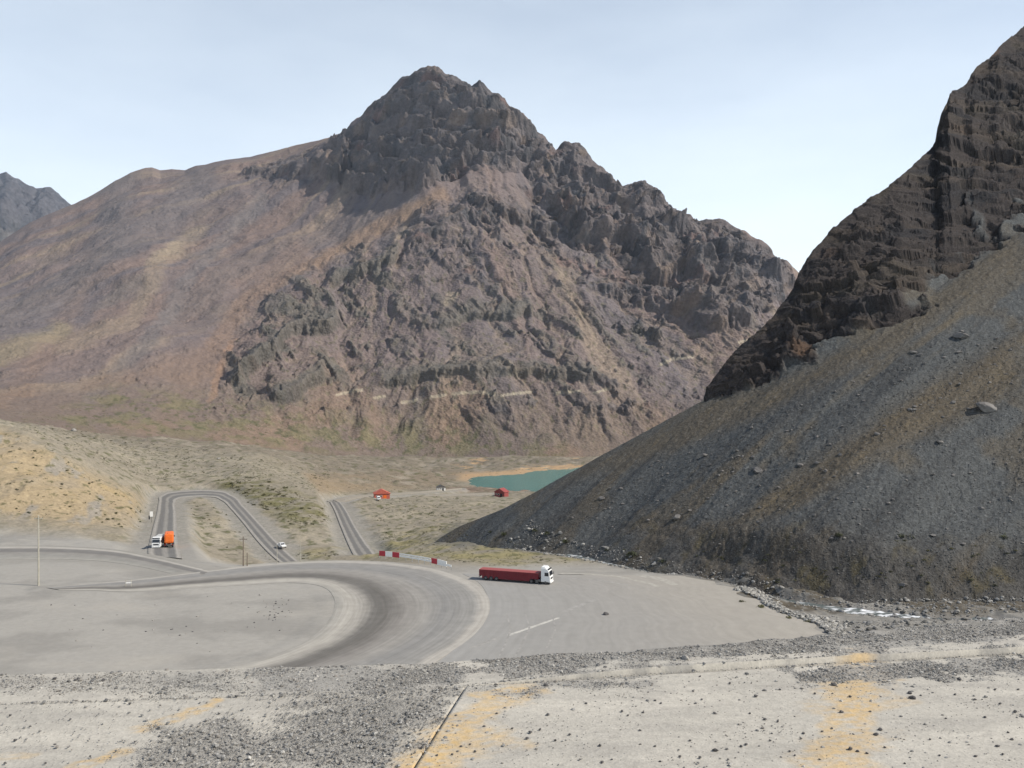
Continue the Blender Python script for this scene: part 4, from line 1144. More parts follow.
p, a_ = facing(156.0, 548.6, -49.2, .16, -1)
t = empty('cargo_truck', p, a_); tag(t, 'white flat-fronted lorry driving towards the viewer beside the orange tanker', 'truck', 'two trucks passing on the valley road')
cabover(t, 0, 3.25, 2.5, P_white)
MB().box((-4.6, 0, .8), (8.6, .9, .26), .02).build('chassis', P_steel, t)
MB().box((-5.6, 0, 1.95), (6.6, 2.45, 2.0), .05).build('cargo_box', flat_mat('pale grey tarpaulin', (.45, .45, .43), .8), t)
for x in (-1.0, -6.4, -7.6):
    for s in (-1, 1): wheel(t, x, s * 1.02, .48, .36)

p, a_ = facing(168.8, 548.0, -49.3, -.36, 1)
t = empty('tanker_truck', p, a_); tag(t, 'orange lorry with a rounded tank body seen from behind on the valley road', 'truck', 'two trucks passing on the valley road')
tank = MB()
tank.prism([(.0, 1.55), (.45, 1.25), (7.3, 1.25), (7.3, 4.0), (.25, 4.0), (.0, 3.8)], -1.28, 1.28, .38)
tank.build('tank', P_orange, t)
MB().box((2.6, 0, 4.04), (3.2, .7, .12), .02).build('catwalk', P_orange, t)
for s in (-1, 1): MB().box((1.2, s * 1.25, 1.05), (2.6, .55, .10), .03).build('mudguard', P_black, t)
MB().box((4.6, 0, .85), (9.4, 1.0, .30), .02).build('chassis', P_steel, t)
MB().box((.02, 0, .68), (.14, 2.5, .24), .02).build('bumper', P_black, t)
for s in (-1, 1): MB().box((-.02, s * 1.05, .95), (.08, .34, .18), .02).build('tail_light', P_tail, t)
cabover(t, 10.2, 3.1, 2.5, P_orange)
for x in (1.0, 2.3, 8.9):
    for s in (-1, 1): wheel(t, x, s * 1.05, .52, .42)

# ---- light vehicles
def pickup(name, loc, hd_, paint, label, van=False):
    t = empty(name, loc, hd_); tag(t, label, 'van' if van else 'car')
    if van: prof = [(-2.4, .35), (2.4, .35), (2.45, .95), (1.85, 1.15), (1.25, 2.0), (.9, 2.15), (-2.4, 2.15)]
    else: prof = [(-2.5, .45), (2.5, .45), (2.5, 1.0), (1.25, 1.15), (.65, 1.75), (-.75, 1.78), (-.9, 1.15), (-2.5, 1.12)]
    MB().prism(prof, -.92, .92, .07).build('body', paint, t)
    if van: MB().box((1.6, 0, 1.6), (.05, 1.5, .8), .01, Matrix.Rotation(-.60, 3, 'Y')).build('windscreen', P_glass, t)
    else: MB().box((.99, 0, 1.47), (.05, 1.5, .62), .01, Matrix.Rotation(-.785, 3, 'Y')).build('windscreen', P_glass, t)
    for s in (-1, 1):
        MB().box((.0 if not van else .9, s * .925, 1.48 if not van else 1.6), (1.1, .03, .42), .01).build('window', P_glass, t)
        MB().box((2.47, s * .62, .85), (.08, .36, .18), .02).build('headlight', P_lamp, t)
        for x in (-1.5, 1.55): wheel(t, x, s * .82, .36, .26)
    MB().box((2.5, 0, .52), (.16, 1.8, .22), .03).build('bumper', P_black, t)
    return t


s_ = surf(283, 548)
sp3_ = pix_row(281.5, 547.5, -61.0)
pickup('pickup_car', (sp3_[0], sp3_[1], -61.0), math.atan2(-.8, .62), P_white, 'small white pickup at the lower end of the narrow road left of centre')

# ---- buildings down in the valley
def shed(loc, hd_, w_, d_, h_, label, wallm, roofm, annex=False):
    t = empty('shed', (loc.x, loc.y, loc.z - .3), hd_); tag(t, label, 'building')
    MB().box((0, 0, h_ * .29), (w_, d_, h_ * .58), .03).build('wall', wallm, t)
    rf = MB(); bm_ = rf.bm
    y0, y1 = -d_ / 2 - .4, d_ / 2 + .4
    prof = [(-w_ / 2 - .5, h_ * .56), (w_ / 2 + .5, h_ * .56), (w_ / 2 + .5, h_ * .60), (0, h_), (-w_ / 2 - .5, h_ * .60)]
    rf.prism(prof, y0, y1).build('roof', roofm, t)
    d = MB().box((w_ * .18, -d_ / 2 - .03, h_ * .22), (w_ * .2, .08, h_ * .42), .01).build('door', P_black if not annex else P_orange, t)
    MB().box((w_ * .18 + w_ * .07, -d_ / 2 - .09, h_ * .22), (.12, .06, .12)).build('handle', P_rim, d)
    for x in (-.32, -.08):
        f = MB().box((w_ * x, -d_ / 2 - .03, h_ * .33), (w_ * .15, .08, h_ * .2), .01).build('window', P_barwhite, t)
        MB().box((w_ * x, -d_ / 2 - .08, h_ * .33), (w_ * .12, .04, h_ * .16)).build('pane', P_glass, f)
    return t


s1 = surf(381, 499.0)
if s1:
    q = s1[0]; k = q.y / 560
    shed(q + Vector((0, 3, 0)), .25, 9.5 * k, 6 * k, 6.2 * k, 'salmon red building with a pitched roof beside the valley track, white van in front', P_red2, P_red2, True)
    s2 = surf(379, 500.2)
    pickup('parked_van', s2[0] + Vector((0, -1.5, .25)), -1.35, P_white, 'white van parked in front of the salmon red building', True)
s1 = surf(499, 497.0)
if s1:
    q = s1[0]; k = q.y / 720
    shed(q + Vector((2, 3, 0)), -.5, 9 * k, 7 * k, 7.2 * k, 'dark red building close to the turquoise lake, half hidden by the scree slope', P_dull, P_dull)
s1 = surf(441, 490.2)
if s1:
    q = s1[0]; k = q.y / 760
    shed(q, .3, 7 * k, 4 * k, 5 * k, 'little white hut with a dark roof beside the lake track', P_barwhite, P_steel)

# ---- poles and signs
def foot(px, py):
    s = surf(px, py); return s[0] if s else Vector(pix_row(px, py, LEV))


def pole(px, py, top, r, mat, label, cross=False, lamp=False, name='utility_pole', cat='pole'):
    p = foot(px, py); h = (py - top) / F * p.y
    t = empty(name, p, 0); tag(t, label, cat)
    MB().cyl((0, 0, -.6), (0, 0, h), r, r * .6, 12).build('shaft', mat, t)
    if cross:
        MB().box((0, 0, h - .7), (1.9, .12, .14), .01).build('crossarm', mat, t)
        ins = MB()
        for x in (-.85, -.3, .3, .85): ins.cyl((x, 0, h - .62), (x, 0, h - .42), .05, .03, 8)
        ins.build('insulator', P_rim, t)
    if lamp:
        MB().cyl((0, 0, h - .15), (.9, -.9, h + .15), .05, .04, 8).build('arm', mat, t)
        MB().box((1.0, -1.0, h + .13), (.55, .28, .13), .04, Matrix.Rotation(-.785, 3, 'Z')).build('lamp_head', P_rim, t)
    return t


pole(38.5, 585.5, 515.5, .20, P_palepole, 'tall pale pole standing alone on the dirt left of the hairpin', cross=True)
pole(243.3, 566, 536.5, .17, P_wood, 'dark wooden pole with a crossarm on the far side of the hairpin', cross=True)
pole(247.2, 566, 552.5, .15, P_wood, 'short dark stub of a post right beside the wooden pole', name='wooden_post', cat='post')
pole(277, 563.5, 544.5, .09, P_palepole, 'thin pale post behind the road rim, below the white pickup', name='marker_post', cat='post')
pole(300.5, 562.5, 540.5, .09, P_palepole, 'thin pale post behind the road rim, right of the white pickup', name='marker_post', cat='post')

p = foot(128.5, 587)
t = empty('barrier_frame', p, .3); tag(t, 'small white tubular frame standing at the inner edge of the hairpin', 'barrier')
for x in (-.55, .55): MB().cyl((x, 0, -.3), (x, 0, 1.6), .06, n=10).build('post', P_palepole, t)
MB().box((0, 0, .95), (1.3, .08, .28), .02).build('crossbar', P_barwhite, t)

p = foot(151.3, 522.5)
t = empty('road_sign', p, .35); tag(t, 'white roadside sign on a dark post left of the straight valley road', 'sign')
MB().cyl((0, 0, -.4), (0, 0, 3.0), .08, n=10).build('post', P_steel, t)
MB().box((0, -.1, 3.3), (1.15, .08, 2.0), .02).build('sign_panel', P_barwhite, t)
MB().box((-.75, -.1, 2.0), (.5, .08, 1.5), .02).build('chevron_panel', P_black, t)

# ---- the crash barrier along the outer rim of the hairpin
bp = np.array([pix_row(x, y, LEV) for x, y in [(374,557.8),(385,558.8),(400,560.6),(416,563.2),(432,566.4),(448,570.6)]])
bd_ = np.concatenate([[0], np.cumsum(np.linalg.norm(np.diff(bp, axis=0), axis=1))]); uu = np.linspace(0, bd_[-1], 49)
bq = np.stack([np.interp(uu, bd_, bp[:, i]) for i in range(3)], 1); bq = gauss1(bq, 1.5, 0); bq[:, 1] += 2.2; bq[:, 0] += .8
org = Vector(bq[0]); t = empty('crash_barrier', org); tag(t, 'low crash barrier with red and white panels round the outer rim of the hairpin', 'barrier')
bl = bq - bq[0]


def panel(i0, i1, h0, h1, th_, name, mat):
    m = MB()
    for i in range(i0, i1):
        a_, b_ = Vector(bl[i]), Vector(bl[i + 1]); c = (a_ + b_) / 2; d = b_ - a_
        m.box((c.x, c.y, c.z + (h0 + h1) / 2), (d.length * 1.03, th_ - .004 * (i % 2), h1 - h0), 0, Matrix.Rotation(math.atan2(d.y, d.x), 3, 'Z'))
    return m.build(name, mat, t)


panel(0, 48, .40, .85, .10, 'rail', P_barwhite)
def span(px0, px1):
    pxs = CX + bq[:, 0] / bq[:, 1] * F
    return int(np.argmin(abs(pxs - px0))), int(np.argmin(abs(pxs - px1)))


for (x0, x1, mt, nm_) in ((379.5, 385, P_barred, 'red_panel'), (385, 392, P_barwhite, 'white_panel'), (392, 398.5, P_barred, 'red_panel'), (431, 437, P_barred, 'red_panel'), (437, 447, P_barwhite, 'white_panel')):
    i0, i1 = span(x0, x1); panel(i0, max(i1, i0 + 1), .15, 1.45, .16, nm_, mt)
panel(span(399, 400)[0], span(430, 431)[0], 1.0, 1.35, .09, 'top_rail', P_barwhite)
for i in range(0, 49, 4): MB().box((bl[i][0], bl[i][1] + .12, bl[i][2] + .3), (.14, .14, 1.5), .01).build('post', P_zinc, t)

# ---- shrubs
M_leaf = [flat_mat('olive shrub leaves', (.105, .10, .045), .9, var=.35, scale=4), flat_mat('grey green shrub leaves', (.15, .14, .085), .9, var=.3, scale=4), flat_mat('dark green shrub leaves', (.055, .06, .028), .9, var=.35, scale=4)]


def shrub_arrays(seed, n):
    r = np.random.default_rng(seed); V, Fc = [], []
    lumps = r.uniform(-.55, .55, (5, 2)); lh = r.uniform(.45, .9, 5)
    for i in range(n):
        k = r.integers(0, 5); d = r.standard_normal(3); d /= np.linalg.norm(d); d[2] = abs(d[2])
        c = np.array([lumps[k, 0], lumps[k, 1], 0]) + d * np.array([.5, .5, lh[k]]) * r.uniform(.55, 1.05)
        for j in range(3): V.append(c + r.standard_normal(3) * .13)
        Fc.append((3 * i, 3 * i + 1, 3 * i + 2))
    return np.array(V), np.array(Fc)


SH = [shrub_arrays(500 + i, 150) for i in range(6)]
sh_me = []
for mi in range(3):
    row = []
    for V, Fc in SH:
        me = np_mesh('shrub', V, Fc, smooth=False); me.materials.append(M_leaf[mi]); row.append(me)
    sh_me.append(row)
SHs = [shrub_arrays(600 + i, 44) for i in range(8)]


def on_road(px, py):
    p = surf(px, py)
    return p


ROADPOLY = []
for k in ('loop', 'left', 'down', 'valley', 'lake', 'shed', 'apron'):
    A, B, u = strips[k]
    ROADPOLY.append([tuple(q[:2]) for q in A[::6]] + [tuple(q[:2]) for q in B[::6][::-1]])


ROADBOX = [(min(p[0] for p in R_) - 6, max(p[0] for p in R_) + 6, min(p[1] for p in R_) - 6, max(p[1] for p in R_) + 6) for R_ in ROADPOLY]


def clear_of_roads(x, y, mgn=2.5):
    x, y = float(x), float(y)
    for R_, (xa, xb, ya, yb) in zip(ROADPOLY, ROADBOX):
        if not (xa < x < xb and ya < y < yb): continue
        x0, y0 = R_[-1]; ins = False
        for x1, y1 in R_:
            if (y0 > y) != (y1 > y) and x < (x1 - x0) * (y - y0) / (y1 - y0) + x0: ins = not ins
            ex, ey = x1 - x0, y1 - y0
            t_ = min(1, max(0, ((x - x0) * ex + (y - y0) * ey) / (ex * ex + ey * ey + 1e-9)))
            if (x - x0 - t_ * ex) ** 2 + (y - y0 - t_ * ey) ** 2 < mgn * mgn: return False
            x0, y0 = x1, y1
        if ins: return False
    return True


def region_points(poly, n, rnd):
    xs = [p[0] for p in poly]; ys = [p[1] for p in poly]; out = []
    while len(out) < n:
        X_ = rnd.uniform(min(xs), max(xs), n * 3).astype(np.float32); Y_ = rnd.uniform(min(ys), max(ys), n * 3).astype(np.float32)
        m = poly_sd(X_, Y_, poly) > 0
        out += list(zip(X_[m], Y_[m]))
    return out[:n]


rnd = np.random.default_rng(12)
stuffP, stuffS, stuffM = [], [], []
for (poly, n, n_stuff, size, mats, label, group) in (
    ([(0,432),(45,442),(100,470),(148,500),(140,528),(0,518)], 60, 90, (1.4, 4.2), (0, 0, 2), 'low dark shrub on the yellow grassy hillside at the left edge', 'shrubs on the yellow hillside'),
    ([(10,424),(90,432),(200,448),(330,470),(330,492),(215,480),(150,484),(100,462)], 70, 420, (1.0, 3.0), (0, 1, 2), 'small scrubby bush on the grey rise behind the narrow looping road', 'bushes on the grey rise behind the looping road'),
    ([(216,480),(262,476),(325,507),(332,522),(298,530),(256,508)], 55, 140, (2.0, 5.0), (0, 0, 1), 'olive bush in the thick green patch between the two valley roads', 'bushes in the green patch between the valley roads'),
    ([(185,502),(215,502),(255,545),(235,552),(200,535)], 18, 30, (1.4, 3.2), (0, 1), 'small bush on the bare ground inside the narrow loop of road', 'bushes inside the narrow loop of road'),
    ([(265,556),(330,551),(345,556),(300,559.5),(270,563)], 18, 40, (1.6, 3.6), (0, 2, 1), 'olive bush along the far rim of the hairpin, under the posts', 'bushes along the far rim of the hairpin'),
    ([(375,500),(460,500),(455,520),(520,545),(590,562),(560,568),(480,565),(440,560),(380,548),(372,520)], 55, 300, (1.0, 3.2), (0, 1, 1, 2), 'small bush on the rough grassland behind the crash barrier', 'bushes behind the crash barrier')):
    pts = region_points(poly, n + n_stuff, rnd)
    for i, (px, py) in enumerate(pts):
        s = surf(px, py)
        if not s: continue
        p = s[0]
        if not clear_of_roads(p.x, p.y, 1.2): continue
        w_ = rnd.uniform(*size) * (1 if rnd.random() < .8 else 1.3); rad = w_ / F * p.y * .55
        if i < n:
            o = bpy.data.objects.new('shrub', sh_me[mats[rnd.integers(0, len(mats))]][rnd.integers(0, 6)]); COL.objects.link(o)
            o.location = p - Vector((0, 0, rad * .1)); o.scale = (rad * rnd.uniform(.9, 1.4), rad * rnd.uniform(.9, 1.4), rad * rnd.uniform(.6, .95)); o.rotation_euler = (0, 0, rnd.uniform(0, 6.28))
            tag(o, label, 'shrub', group)
        else:
            stuffP.append(p[:]); stuffS.append(rad * .8); stuffM.append(mats[rnd.integers(0, len(mats))])
# valley floor before the lake
for (px, py) in region_points([(300,462),(560,456),(560,466),(470,482),(440,489),(345,494),(335,480)], 260, rnd):
    s = surf(px, py)
    if s and clear_of_roads(s[0].x, s[0].y): stuffP.append(s[0][:]); stuffS.append(rnd.uniform(.8, 2.0) / F * s[0].y * .55); stuffM.append(rnd.integers(0, 2))
# foot of the mountain: scrub
for (px, py) in region_points([(20,415),(120,400),(230,405),(330,420),(480,430),(570,445),(560,456),(400,455),(250,440),(100,430),(20,424)], 420, rnd):
    s = surf(px, py)
    if s: stuffP.append(s[0][:]); stuffS.append(rnd.uniform(.8, 2.2) / F * s[0].y * .55); stuffM.append(0)
for poly, n in (([(10,424),(90,432),(200,448),(330,470),(330,492),(215,480),(150,484),(100,462)], 1500), ([(372,500),(470,495),(455,520),(520,545),(600,562),(560,568),(480,565),(440,560),(380,548)], 1300), ([(216,480),(262,476),(325,507),(332,522),(298,530),(256,508)], 500), ([(0,432),(45,442),(100,470),(148,500),(140,528),(0,518)], 420)):
    for (px, py) in region_points(poly, n, rnd):
        s = surf(px, py)
        if not s or not clear_of_roads(s[0].x, s[0].y, 1): continue
        if float(fbm(np.array([s[0].x / 16]), np.array([s[0].y / 16]), 3, seed=160)[0]) < .04 + .1 * rnd.random(): continue
        stuffP.append(s[0][:]); stuffS.append(rnd.uniform(.8, 2.6) / F * s[0].y * .5); stuffM.append(rnd.integers(0, 3))
VV, FF, CC = [], [], []; off = 0
LC = [(.105, .10, .045), (.15, .14, .085), (.055, .06, .028)]
for p, s, m in zip(stuffP, stuffS, stuffM):
    V, Fc = SHs[rnd.integers(0, 8)]
    a_ = rnd.uniform(0, 6.28); W = V * s * np.array([1.2, 1.2, .8]); W = np.stack([W[:, 0] * math.cos(a_) - W[:, 1] * math.sin(a_), W[:, 0] * math.sin(a_) + W[:, 1] * math.cos(a_), W[:, 2]], 1) + np.array(p)
    VV.append(W); FF.append(Fc + off); off += len(V); CC.append(np.tile(np.array(LC[m]) * rnd.uniform(.7, 1.4), (len(V), 1)))
M_scrub = terrain_mat('scrub leaves', 2, 5, .25, .2, .05)
sc_o = link('scrub', np_mesh('scrub', np.concatenate(VV), np.concatenate(FF), np.concatenate(CC), smooth=False), M_scrub)
tag(sc_o, 'low scrub scattered over the valley floor and the foot of the mountain', 'scrub', kind='stuff')

# dark bushes at the foot of the scree slope, each its own
for (px, py, w_, lab) in ((505, 534, 12, 'round dark bush standing at the tip of the scree slope'), (491, 532, 7, 'small dark bush left of the round one at the tip of the scree'), (536, 530, 10, 'dark bush on the lower scree, right of the round bush'), (549, 533, 12, 'broad dark bush on the lower scree above the valley grass'),
                         (566, 541, 12, 'flat dark bush where the scree meets the stream bank'), (607, 550, 8, 'little dark bush on the stream bank, third from the truck cab'), (634, 554, 17, 'wide low dark bush on the stream bank above the tarmac'), (664, 561, 11, 'low dark bush at the foot of the slope, right of the wide one'),
                         (905, 536, 15, 'wide low dark bush on the brown bench near the right edge'), (1003, 537, 14, 'dark bush on the brown bench at the right edge'), (838, 534, 13, 'low bush near the top of the brown bench, left of the wide one')):
    s = surf(px, py)
    if not s: continue
    p = s[0]; rad = w_ / F * p.y * .5
    o = bpy.data.objects.new('shrub', sh_me[2][rnd.integers(0, 6)]); COL.objects.link(o); o.location = p - Vector((0, 0, rad * .15)); o.scale = (rad, rad, rad * .62); o.rotation_euler = (0, 0, rnd.uniform(0, 6.28))
    tag(o, lab, 'shrub')
for (px, py) in region_points([(600,545),(700,540),(1024,540),(1024,592),(760,582)], 60, rnd):
    s = surf(px, py)
    if not s: continue
    p = s[0]; rad = rnd.uniform(3, 8) / F * p.y * .5
    o = bpy.data.objects.new('shrub', sh_me[rnd.integers(0, 2) * 2][rnd.integers(0, 6)]); COL.objects.link(o); o.location = p - Vector((0, 0, rad * .15)); o.scale = (rad, rad, rad * .5); o.rotation_euler = (0, 0, rnd.uniform(0, 6.28))
    tag(o, 'small low bush on the brown bench below the right-hand scree', 'shrub', 'small bushes on the brown bench')

# ---- boulders on the right-hand slope
bo_me = [rock_me(700 + i, M_bould, ICO3, .10) for i in range(8)]
bp_me = [rock_me(720 + i, M_pstone, ICO2, .14) for i in range(6)]
for (px, py, w_, lab) in ((985, 410, 24, 'largest pale boulder high on the right-hand scree, near the right edge'), (961, 338, 17, 'wide pale boulder on the scree under the dark crag'), (913, 353, 8, 'small boulder left of the wide one under the dark crag'),
                         (757, 472, 12, 'boulder in the middle of the dark scree'), (677, 518, 10, 'pale boulder low on the dark scree'), (800, 466, 9, 'angular boulder right of the one in mid scree'), (840, 455, 7, 'small boulder on the brown tongue of the scree'), (940, 443, 10, 'boulder on the upper edge of the brown tongue'), (903, 586, 10, 'pale boulder on the brown bank above the stream')):
    s = surf(px, py)
    if not s: continue
    p = s[0]; o = put_stone('boulder', bo_me[rnd.integers(0, 8)], p, w_ / F * p.y * .5, .3); tag(o, lab, 'boulder')
for i, (px, py) in enumerate(region_points([(1024,300),(1024,545),(700,545),(560,525),(620,480),(720,430),(860,380)], 230, rnd)):
    s = surf(px, py)
    if not s: continue
    p = s[0]; o = put_stone('boulder', bo_me[rnd.integers(0, 8)], p, rnd.uniform(1.6, 5.0) * (1.6 if rnd.random() < .15 else 1) / F * p.y * .5, .3)
    tag(o, 'small grey boulder resting on the right-hand scree slope', 'boulder', 'small boulders on the scree slope')
PP, SS = [], []
for (px, py) in region_points([(1030,320),(1030,545),(700,545),(560,525),(620,480),(720,430),(860,380)], 5200, rnd):
    s = surf(px, py)
    if s: PP.append(s[0][:]); SS.append(rnd.uniform(.5, 1.25) / F * s[0].y * .8)
for (px, py) in region_points([(700,548),(1030,548),(1030,606),(860,600),(760,588)], 900, rnd):
    s = surf(px, py)
    if s: PP.append(s[0][:]); SS.append(rnd.uniform(.5, 1.5) / F * s[0].y * .8)
cc = np.array([(.085, .085, .083), (.12, .118, .112), (.06, .058, .056), (.17, .165, .155)])[rnd.integers(0, 4, len(PP))]
tag(scatter_mesh('rubble', shp1, np.array(PP), np.array(SS), cc, M_stone), 'loose rubble lying over the right-hand scree slope', 'rubble', kind='stuff')

# ---- banks of the stream: a rough heap of pale stones along the edge of the tarmac, rubble beside the water
PP, SS = [], []
ax = [(736,590),(752,596),(775,605),(800,617),(822,629),(842,640)]
for k in range(1500):
    u1 = rnd.random() * (len(ax) - 1); i = int(u1); f = u1 - i
    px = ax[i][0] * (1 - f) + ax[i + 1][0] * f; py = ax[i][1] * (1 - f) + ax[i + 1][1] * f
    q = pix_row(px, py, LEV - .2); off_ = abs(rnd.normal()) * 2.6 - .9 + 1.3 * math.sin(u1 * 2.1)
    x, y = q[0] + off_ * .9, q[1] + off_ * .9 + rnd.normal() * .4
    d = drop(x, y)
    if d is None: continue
    PP.append((x, y, d.z + max(0, .4 - off_ * .1) * rnd.random())); SS.append(rnd.uniform(.18, .58))
cc = np.array([(.33, .315, .285), (.40, .385, .35), (.27, .26, .235), (.21, .20, .18)])[rnd.integers(0, 4, len(PP))]
sw = scatter_mesh('stone_wall', shp1, np.array(PP), np.array(SS), cc, M_stone); tag(sw, 'rough low wall of heaped pale stones along the right edge of the tarmac', 'wall')
PP, SS = [], []
for k in range(2600):
    j = rnd.integers(0, 230); sd_ = rnd.choice([-1, 1]); o_ = rnd.uniform(1.0, 5.5)
    x, y = Q[j, 0] + nr[j, 0] * o_ * sd_ + rnd.normal() * .4, Q[j, 1] + nr[j, 1] * o_ * sd_ + rnd.normal() * .4
    d = drop(x, y)
    if d is None or not clear_of_roads(x, y, .3): continue
    PP.append(d[:]); SS.append(min(.9, .14 * (1 + rnd.pareto(2.2))))
for (px, py) in region_points([(835,640),(845,622),(1030,611),(1030,624),(900,642)], 900, rnd):
    q_ = pix_row(px, py, -45.7); d = drop(q_[0], q_[1])
    if d: PP.append(d[:]); SS.append(min(.8, .12 * (1 + rnd.pareto(2.2))))
for (px, py) in region_points([(850,599),(1030,597),(1030,613),(930,612),(860,606)], 700, rnd):
    s = surf(px, py)
    if s: PP.append(s[0][:]); SS.append(min(.7, .13 * (1 + rnd.pareto(2.4))))
cc = np.array([(.26, .25, .23), (.19, .185, .175), (.12, .115, .105), (.31, .30, .28)])[rnd.integers(0, 4, len(PP))]
tag(scatter_mesh('stream_rubble', shp1, np.array(PP), np.array(SS), cc, M_stone), 'stones and rubble heaped along both banks of the mountain stream', 'rubble', kind='stuff')
for (px, py, w_, lab) in ((742, 602, 9, 'low green bush at the foot of the heaped stone wall'), (760, 607, 12, 'wide olive bush leaning on the heaped stone wall'), (788, 618, 10, 'olive bush at the near end of the heaped stone wall'), (808, 622, 9, 'small dark bush beside the stream, past the stone wall')):
    q = Vector(pix_row(px, py, LEV - .1)); d = drop(q.x, q.y); p = d if d else q; rad = w_ / F * p.y * .5
    o = bpy.data.objects.new('shrub', sh_me[0][rnd.integers(0, 6)]); COL.objects.link(o); o.location = p; o.scale = (rad, rad, rad * .6); o.rotation_euler = (0, 0, rnd.uniform(0, 6.28)); tag(o, lab, 'shrub')

# ---- stones in the open dirt and on the tarmac
for (px, py) in region_points([(60,596),(310,592),(322,602),(300,632),(230,655),(20,655),(20,605)], 70, rnd):
    cl = rnd.random()
    if cl < .5: px, py = rnd.normal(272, 9), rnd.normal(606, 9)
    elif cl < .7: px, py = rnd.normal(180, 25), rnd.normal(628, 3)
    q = Vector(pix_row(px, py, LEV)); d = drop(q.x, q.y)
    if d is None or not clear_of_roads(d.x, d.y, .5): continue
    o = put_stone('stone', dst_me[rnd.integers(0, 8)] if rnd.random() < .6 else bp_me[rnd.integers(0, 6)], d, rnd.uniform(1.2, 2.8) / F * d.y * .5, .25)
    tag(o, 'stone lying on the bare dirt inside the hairpin', 'stone', 'stones inside the hairpin')
q = Vector(pix_row(606, 614.5, LEV - .06)); o = put_stone('boulder', dst_me[2], q, .75, .3); tag(o, 'dark rock lying alone on the open tarmac right of the painted line', 'boulder')
for (px, py) in ((331,503),(334,501),(338,502.5),(328,501.5),(345,500.5),(349,499.5)):
    s = surf(px, py)
    if s: o = put_stone('boulder', bp_me[rnd.integers(0, 6)], s[0], rnd.uniform(2.6, 4.4) / F * s[0].y * .5, .3); tag(o, 'pale block of stone heaped where the valley road bends', 'boulder', 'pale blocks at the bend of the valley road')
for (px, py, w_, lab) in ((74, 431, 8, 'pale boulder on the skyline of the grey rise at the far left'), (219, 459, 5, 'small white boulder on the grey rise behind the looping road')):
    s = surf(px, py)
    if s: o = put_stone('boulder', bp_me[1], s[0], w_ / F * s[0].y * .5, .3); tag(o, lab, 'boulder')
o = put_stone('boulder', bp_me[3], Vector((near(686, 664)[0], near(686, 664)[1], -3.93)), .075, .25); tag(o, 'pale broken block in the gravel at the platform edge', 'stone')

# ---------------------------------------------------------------- light, sky, air, camera
SUN_EL, SUN_AZ = math.radians(43), math.radians(101)      # azimuth clockwise from +Y
to_sun = Vector((math.cos(SUN_EL) * math.sin(SUN_AZ), math.cos(SUN_EL) * math.cos(SUN_AZ), math.sin(SUN_EL)))
ld = bpy.data.lights.new('sun', 'SUN'); ld.energy = 4.2; ld.angle = math.radians(.55); ld.color = (1.0, .93, .82)
lo = bpy.data.objects.new('sun', ld); COL.objects.link(lo); lo.rotation_euler = to_sun.to_track_quat('Z', 'Y').to_euler(); lo.location = (300, 0, 300)

w = bpy.data.worlds.new('World'); sc.world = w; w.use_nodes = True
nt = w.node_tree; N = nt.nodes; L = nt.links; bg = N['Background']
sky = N.new('ShaderNodeTexSky'); sky.sky_type = 'NISHITA'; sky.sun_disc = False
sky.sun_elevation = SUN_EL; sky.sun_rotation = SUN_AZ; sky.altitude = 2800; sky.air_density = 1.0; sky.dust_density = 1.6; sky.ozone_density = 1.0
# a thin veil of high cloud, denser towards the horizon
tc = N.new('ShaderNodeTexCoord'); mp = N.new('ShaderNodeMapping'); mp.inputs['Scale'].default_value = (1.0, 1.0, 3.2); L.new(tc.outputs['Generated'], mp.inputs[0])
nz_ = N.new('ShaderNodeTexNoise'); nz_.inputs['Scale'].default_value = 2.2; nz_.inputs['Detail'].default_value = 7; nz_.inputs['Roughness'].default_value = .55; L.new(mp.outputs[0], nz_.inputs['Vector'])
sp3 = N.new('ShaderNodeSeparateXYZ'); L.new(tc.outputs['Generated'], sp3.inputs[0])
hz = N.new('ShaderNodeMapRange'); hz.inputs['From Min'].default_value = 0.0; hz.inputs['From Max'].default_value = .62; hz.inputs['To Min'].default_value = 1.0; hz.inputs['To Max'].default_value = 0.0; L.new(sp3.outputs['Z'], hz.inputs['Value'])
nm = N.new('ShaderNodeMapRange'); nm.inputs['From Min'].default_value = .35; nm.inputs['From Max'].default_value = .7; nm.inputs['To Min'].default_value = -.05; nm.inputs['To Max'].default_value = .09; L.new(nz_.outputs['Fac'], nm.inputs['Value'])
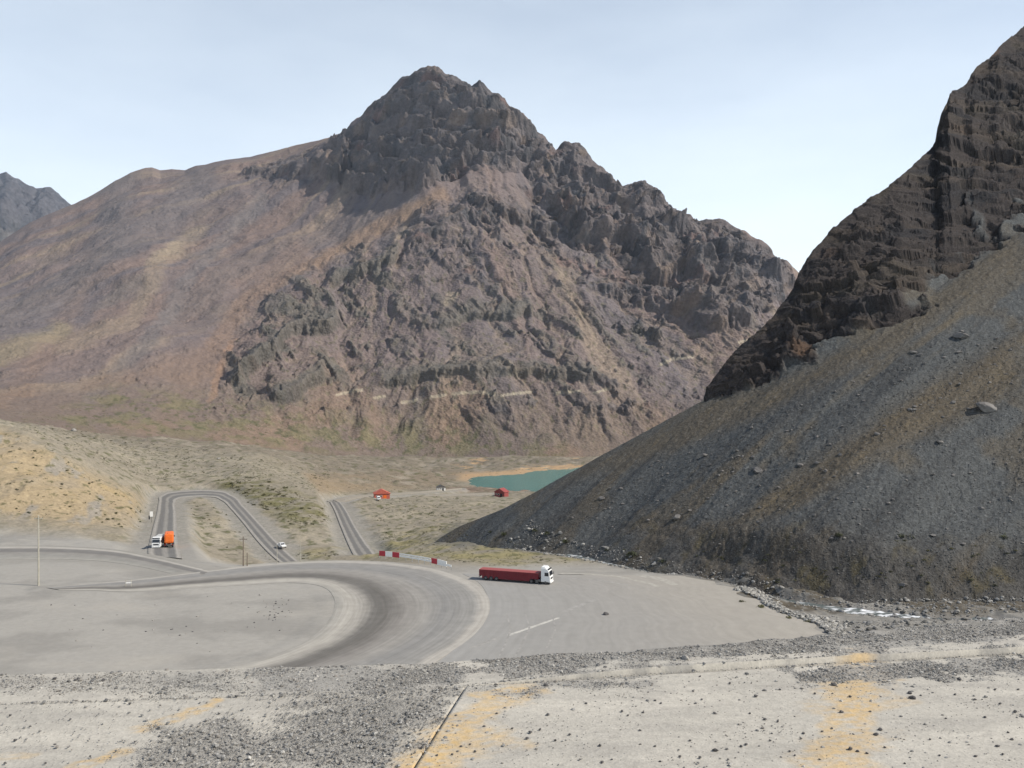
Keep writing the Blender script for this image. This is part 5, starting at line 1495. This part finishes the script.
ad = N.new('ShaderNodeMath'); ad.operation = 'ADD'; ad.use_clamp = True; L.new(hz.outputs[0], ad.inputs[0]); L.new(nm.outputs[0], ad.inputs[1])
mx = N.new('ShaderNodeMix'); mx.data_type = 'RGBA'; L.new(ad.outputs[0], mx.inputs[0]); L.new(sky.outputs[0], mx.inputs[6]); mx.inputs[7].default_value = (8.4, 9.1, 9.4, 1)
L.new(mx.outputs[2], bg.inputs['Color']); bg.inputs['Strength'].default_value = 0.11

HAZE = 0.000022
if HAZE:
    bm = bmesh.new(); bmesh.ops.create_cube(bm, size=1)
    x0, x1, y0, y1, z0, z1 = -6500, 6500, -60, 9600, -700, 2150
    for v in bm.verts: v.co = ((x0 + x1) / 2 + v.co.x * (x1 - x0), (y0 + y1) / 2 + v.co.y * (y1 - y0), (z0 + z1) / 2 + v.co.z * (z1 - z0))
    me = bpy.data.meshes.new('haze'); bm.to_mesh(me); bm.free()
    m = bpy.data.materials.new('thin mountain air'); m.use_nodes = True; t_ = m.node_tree; t_.nodes.clear()
    out = t_.nodes.new('ShaderNodeOutputMaterial'); pv = t_.nodes.new('ShaderNodeVolumePrincipled')
    pv.inputs['Density'].default_value = HAZE; pv.inputs['Color'].default_value = (.66, .80, 1.0, 1); pv.inputs['Anisotropy'].default_value = .1
    t_.links.new(pv.outputs[0], out.inputs['Volume'])
    hzo = link('haze', me, m); tag(hzo, 'thin bluish haze in the mountain air', 'haze', kind='stuff')

cd_ = bpy.data.cameras.new('camera'); cd_.sensor_width = 36; cd_.lens = 36 * F / 1024; cd_.clip_start = .1; cd_.clip_end = 30000
cam = bpy.data.objects.new('camera', cd_); COL.objects.link(cam); cam.location = (0, 0, 0); cam.rotation_euler = (math.pi / 2, 0, 0)
sc.camera = cam
vs = sc.view_settings; vs.view_transform = 'Standard'; vs.look = 'None'; vs.exposure = 0.35; vs.gamma = 1; vs.use_curve_mapping = False
sc.cycles.volume_bounces = 0; sc.cycles.max_bounces = 4; sc.cycles.diffuse_bounces = 2
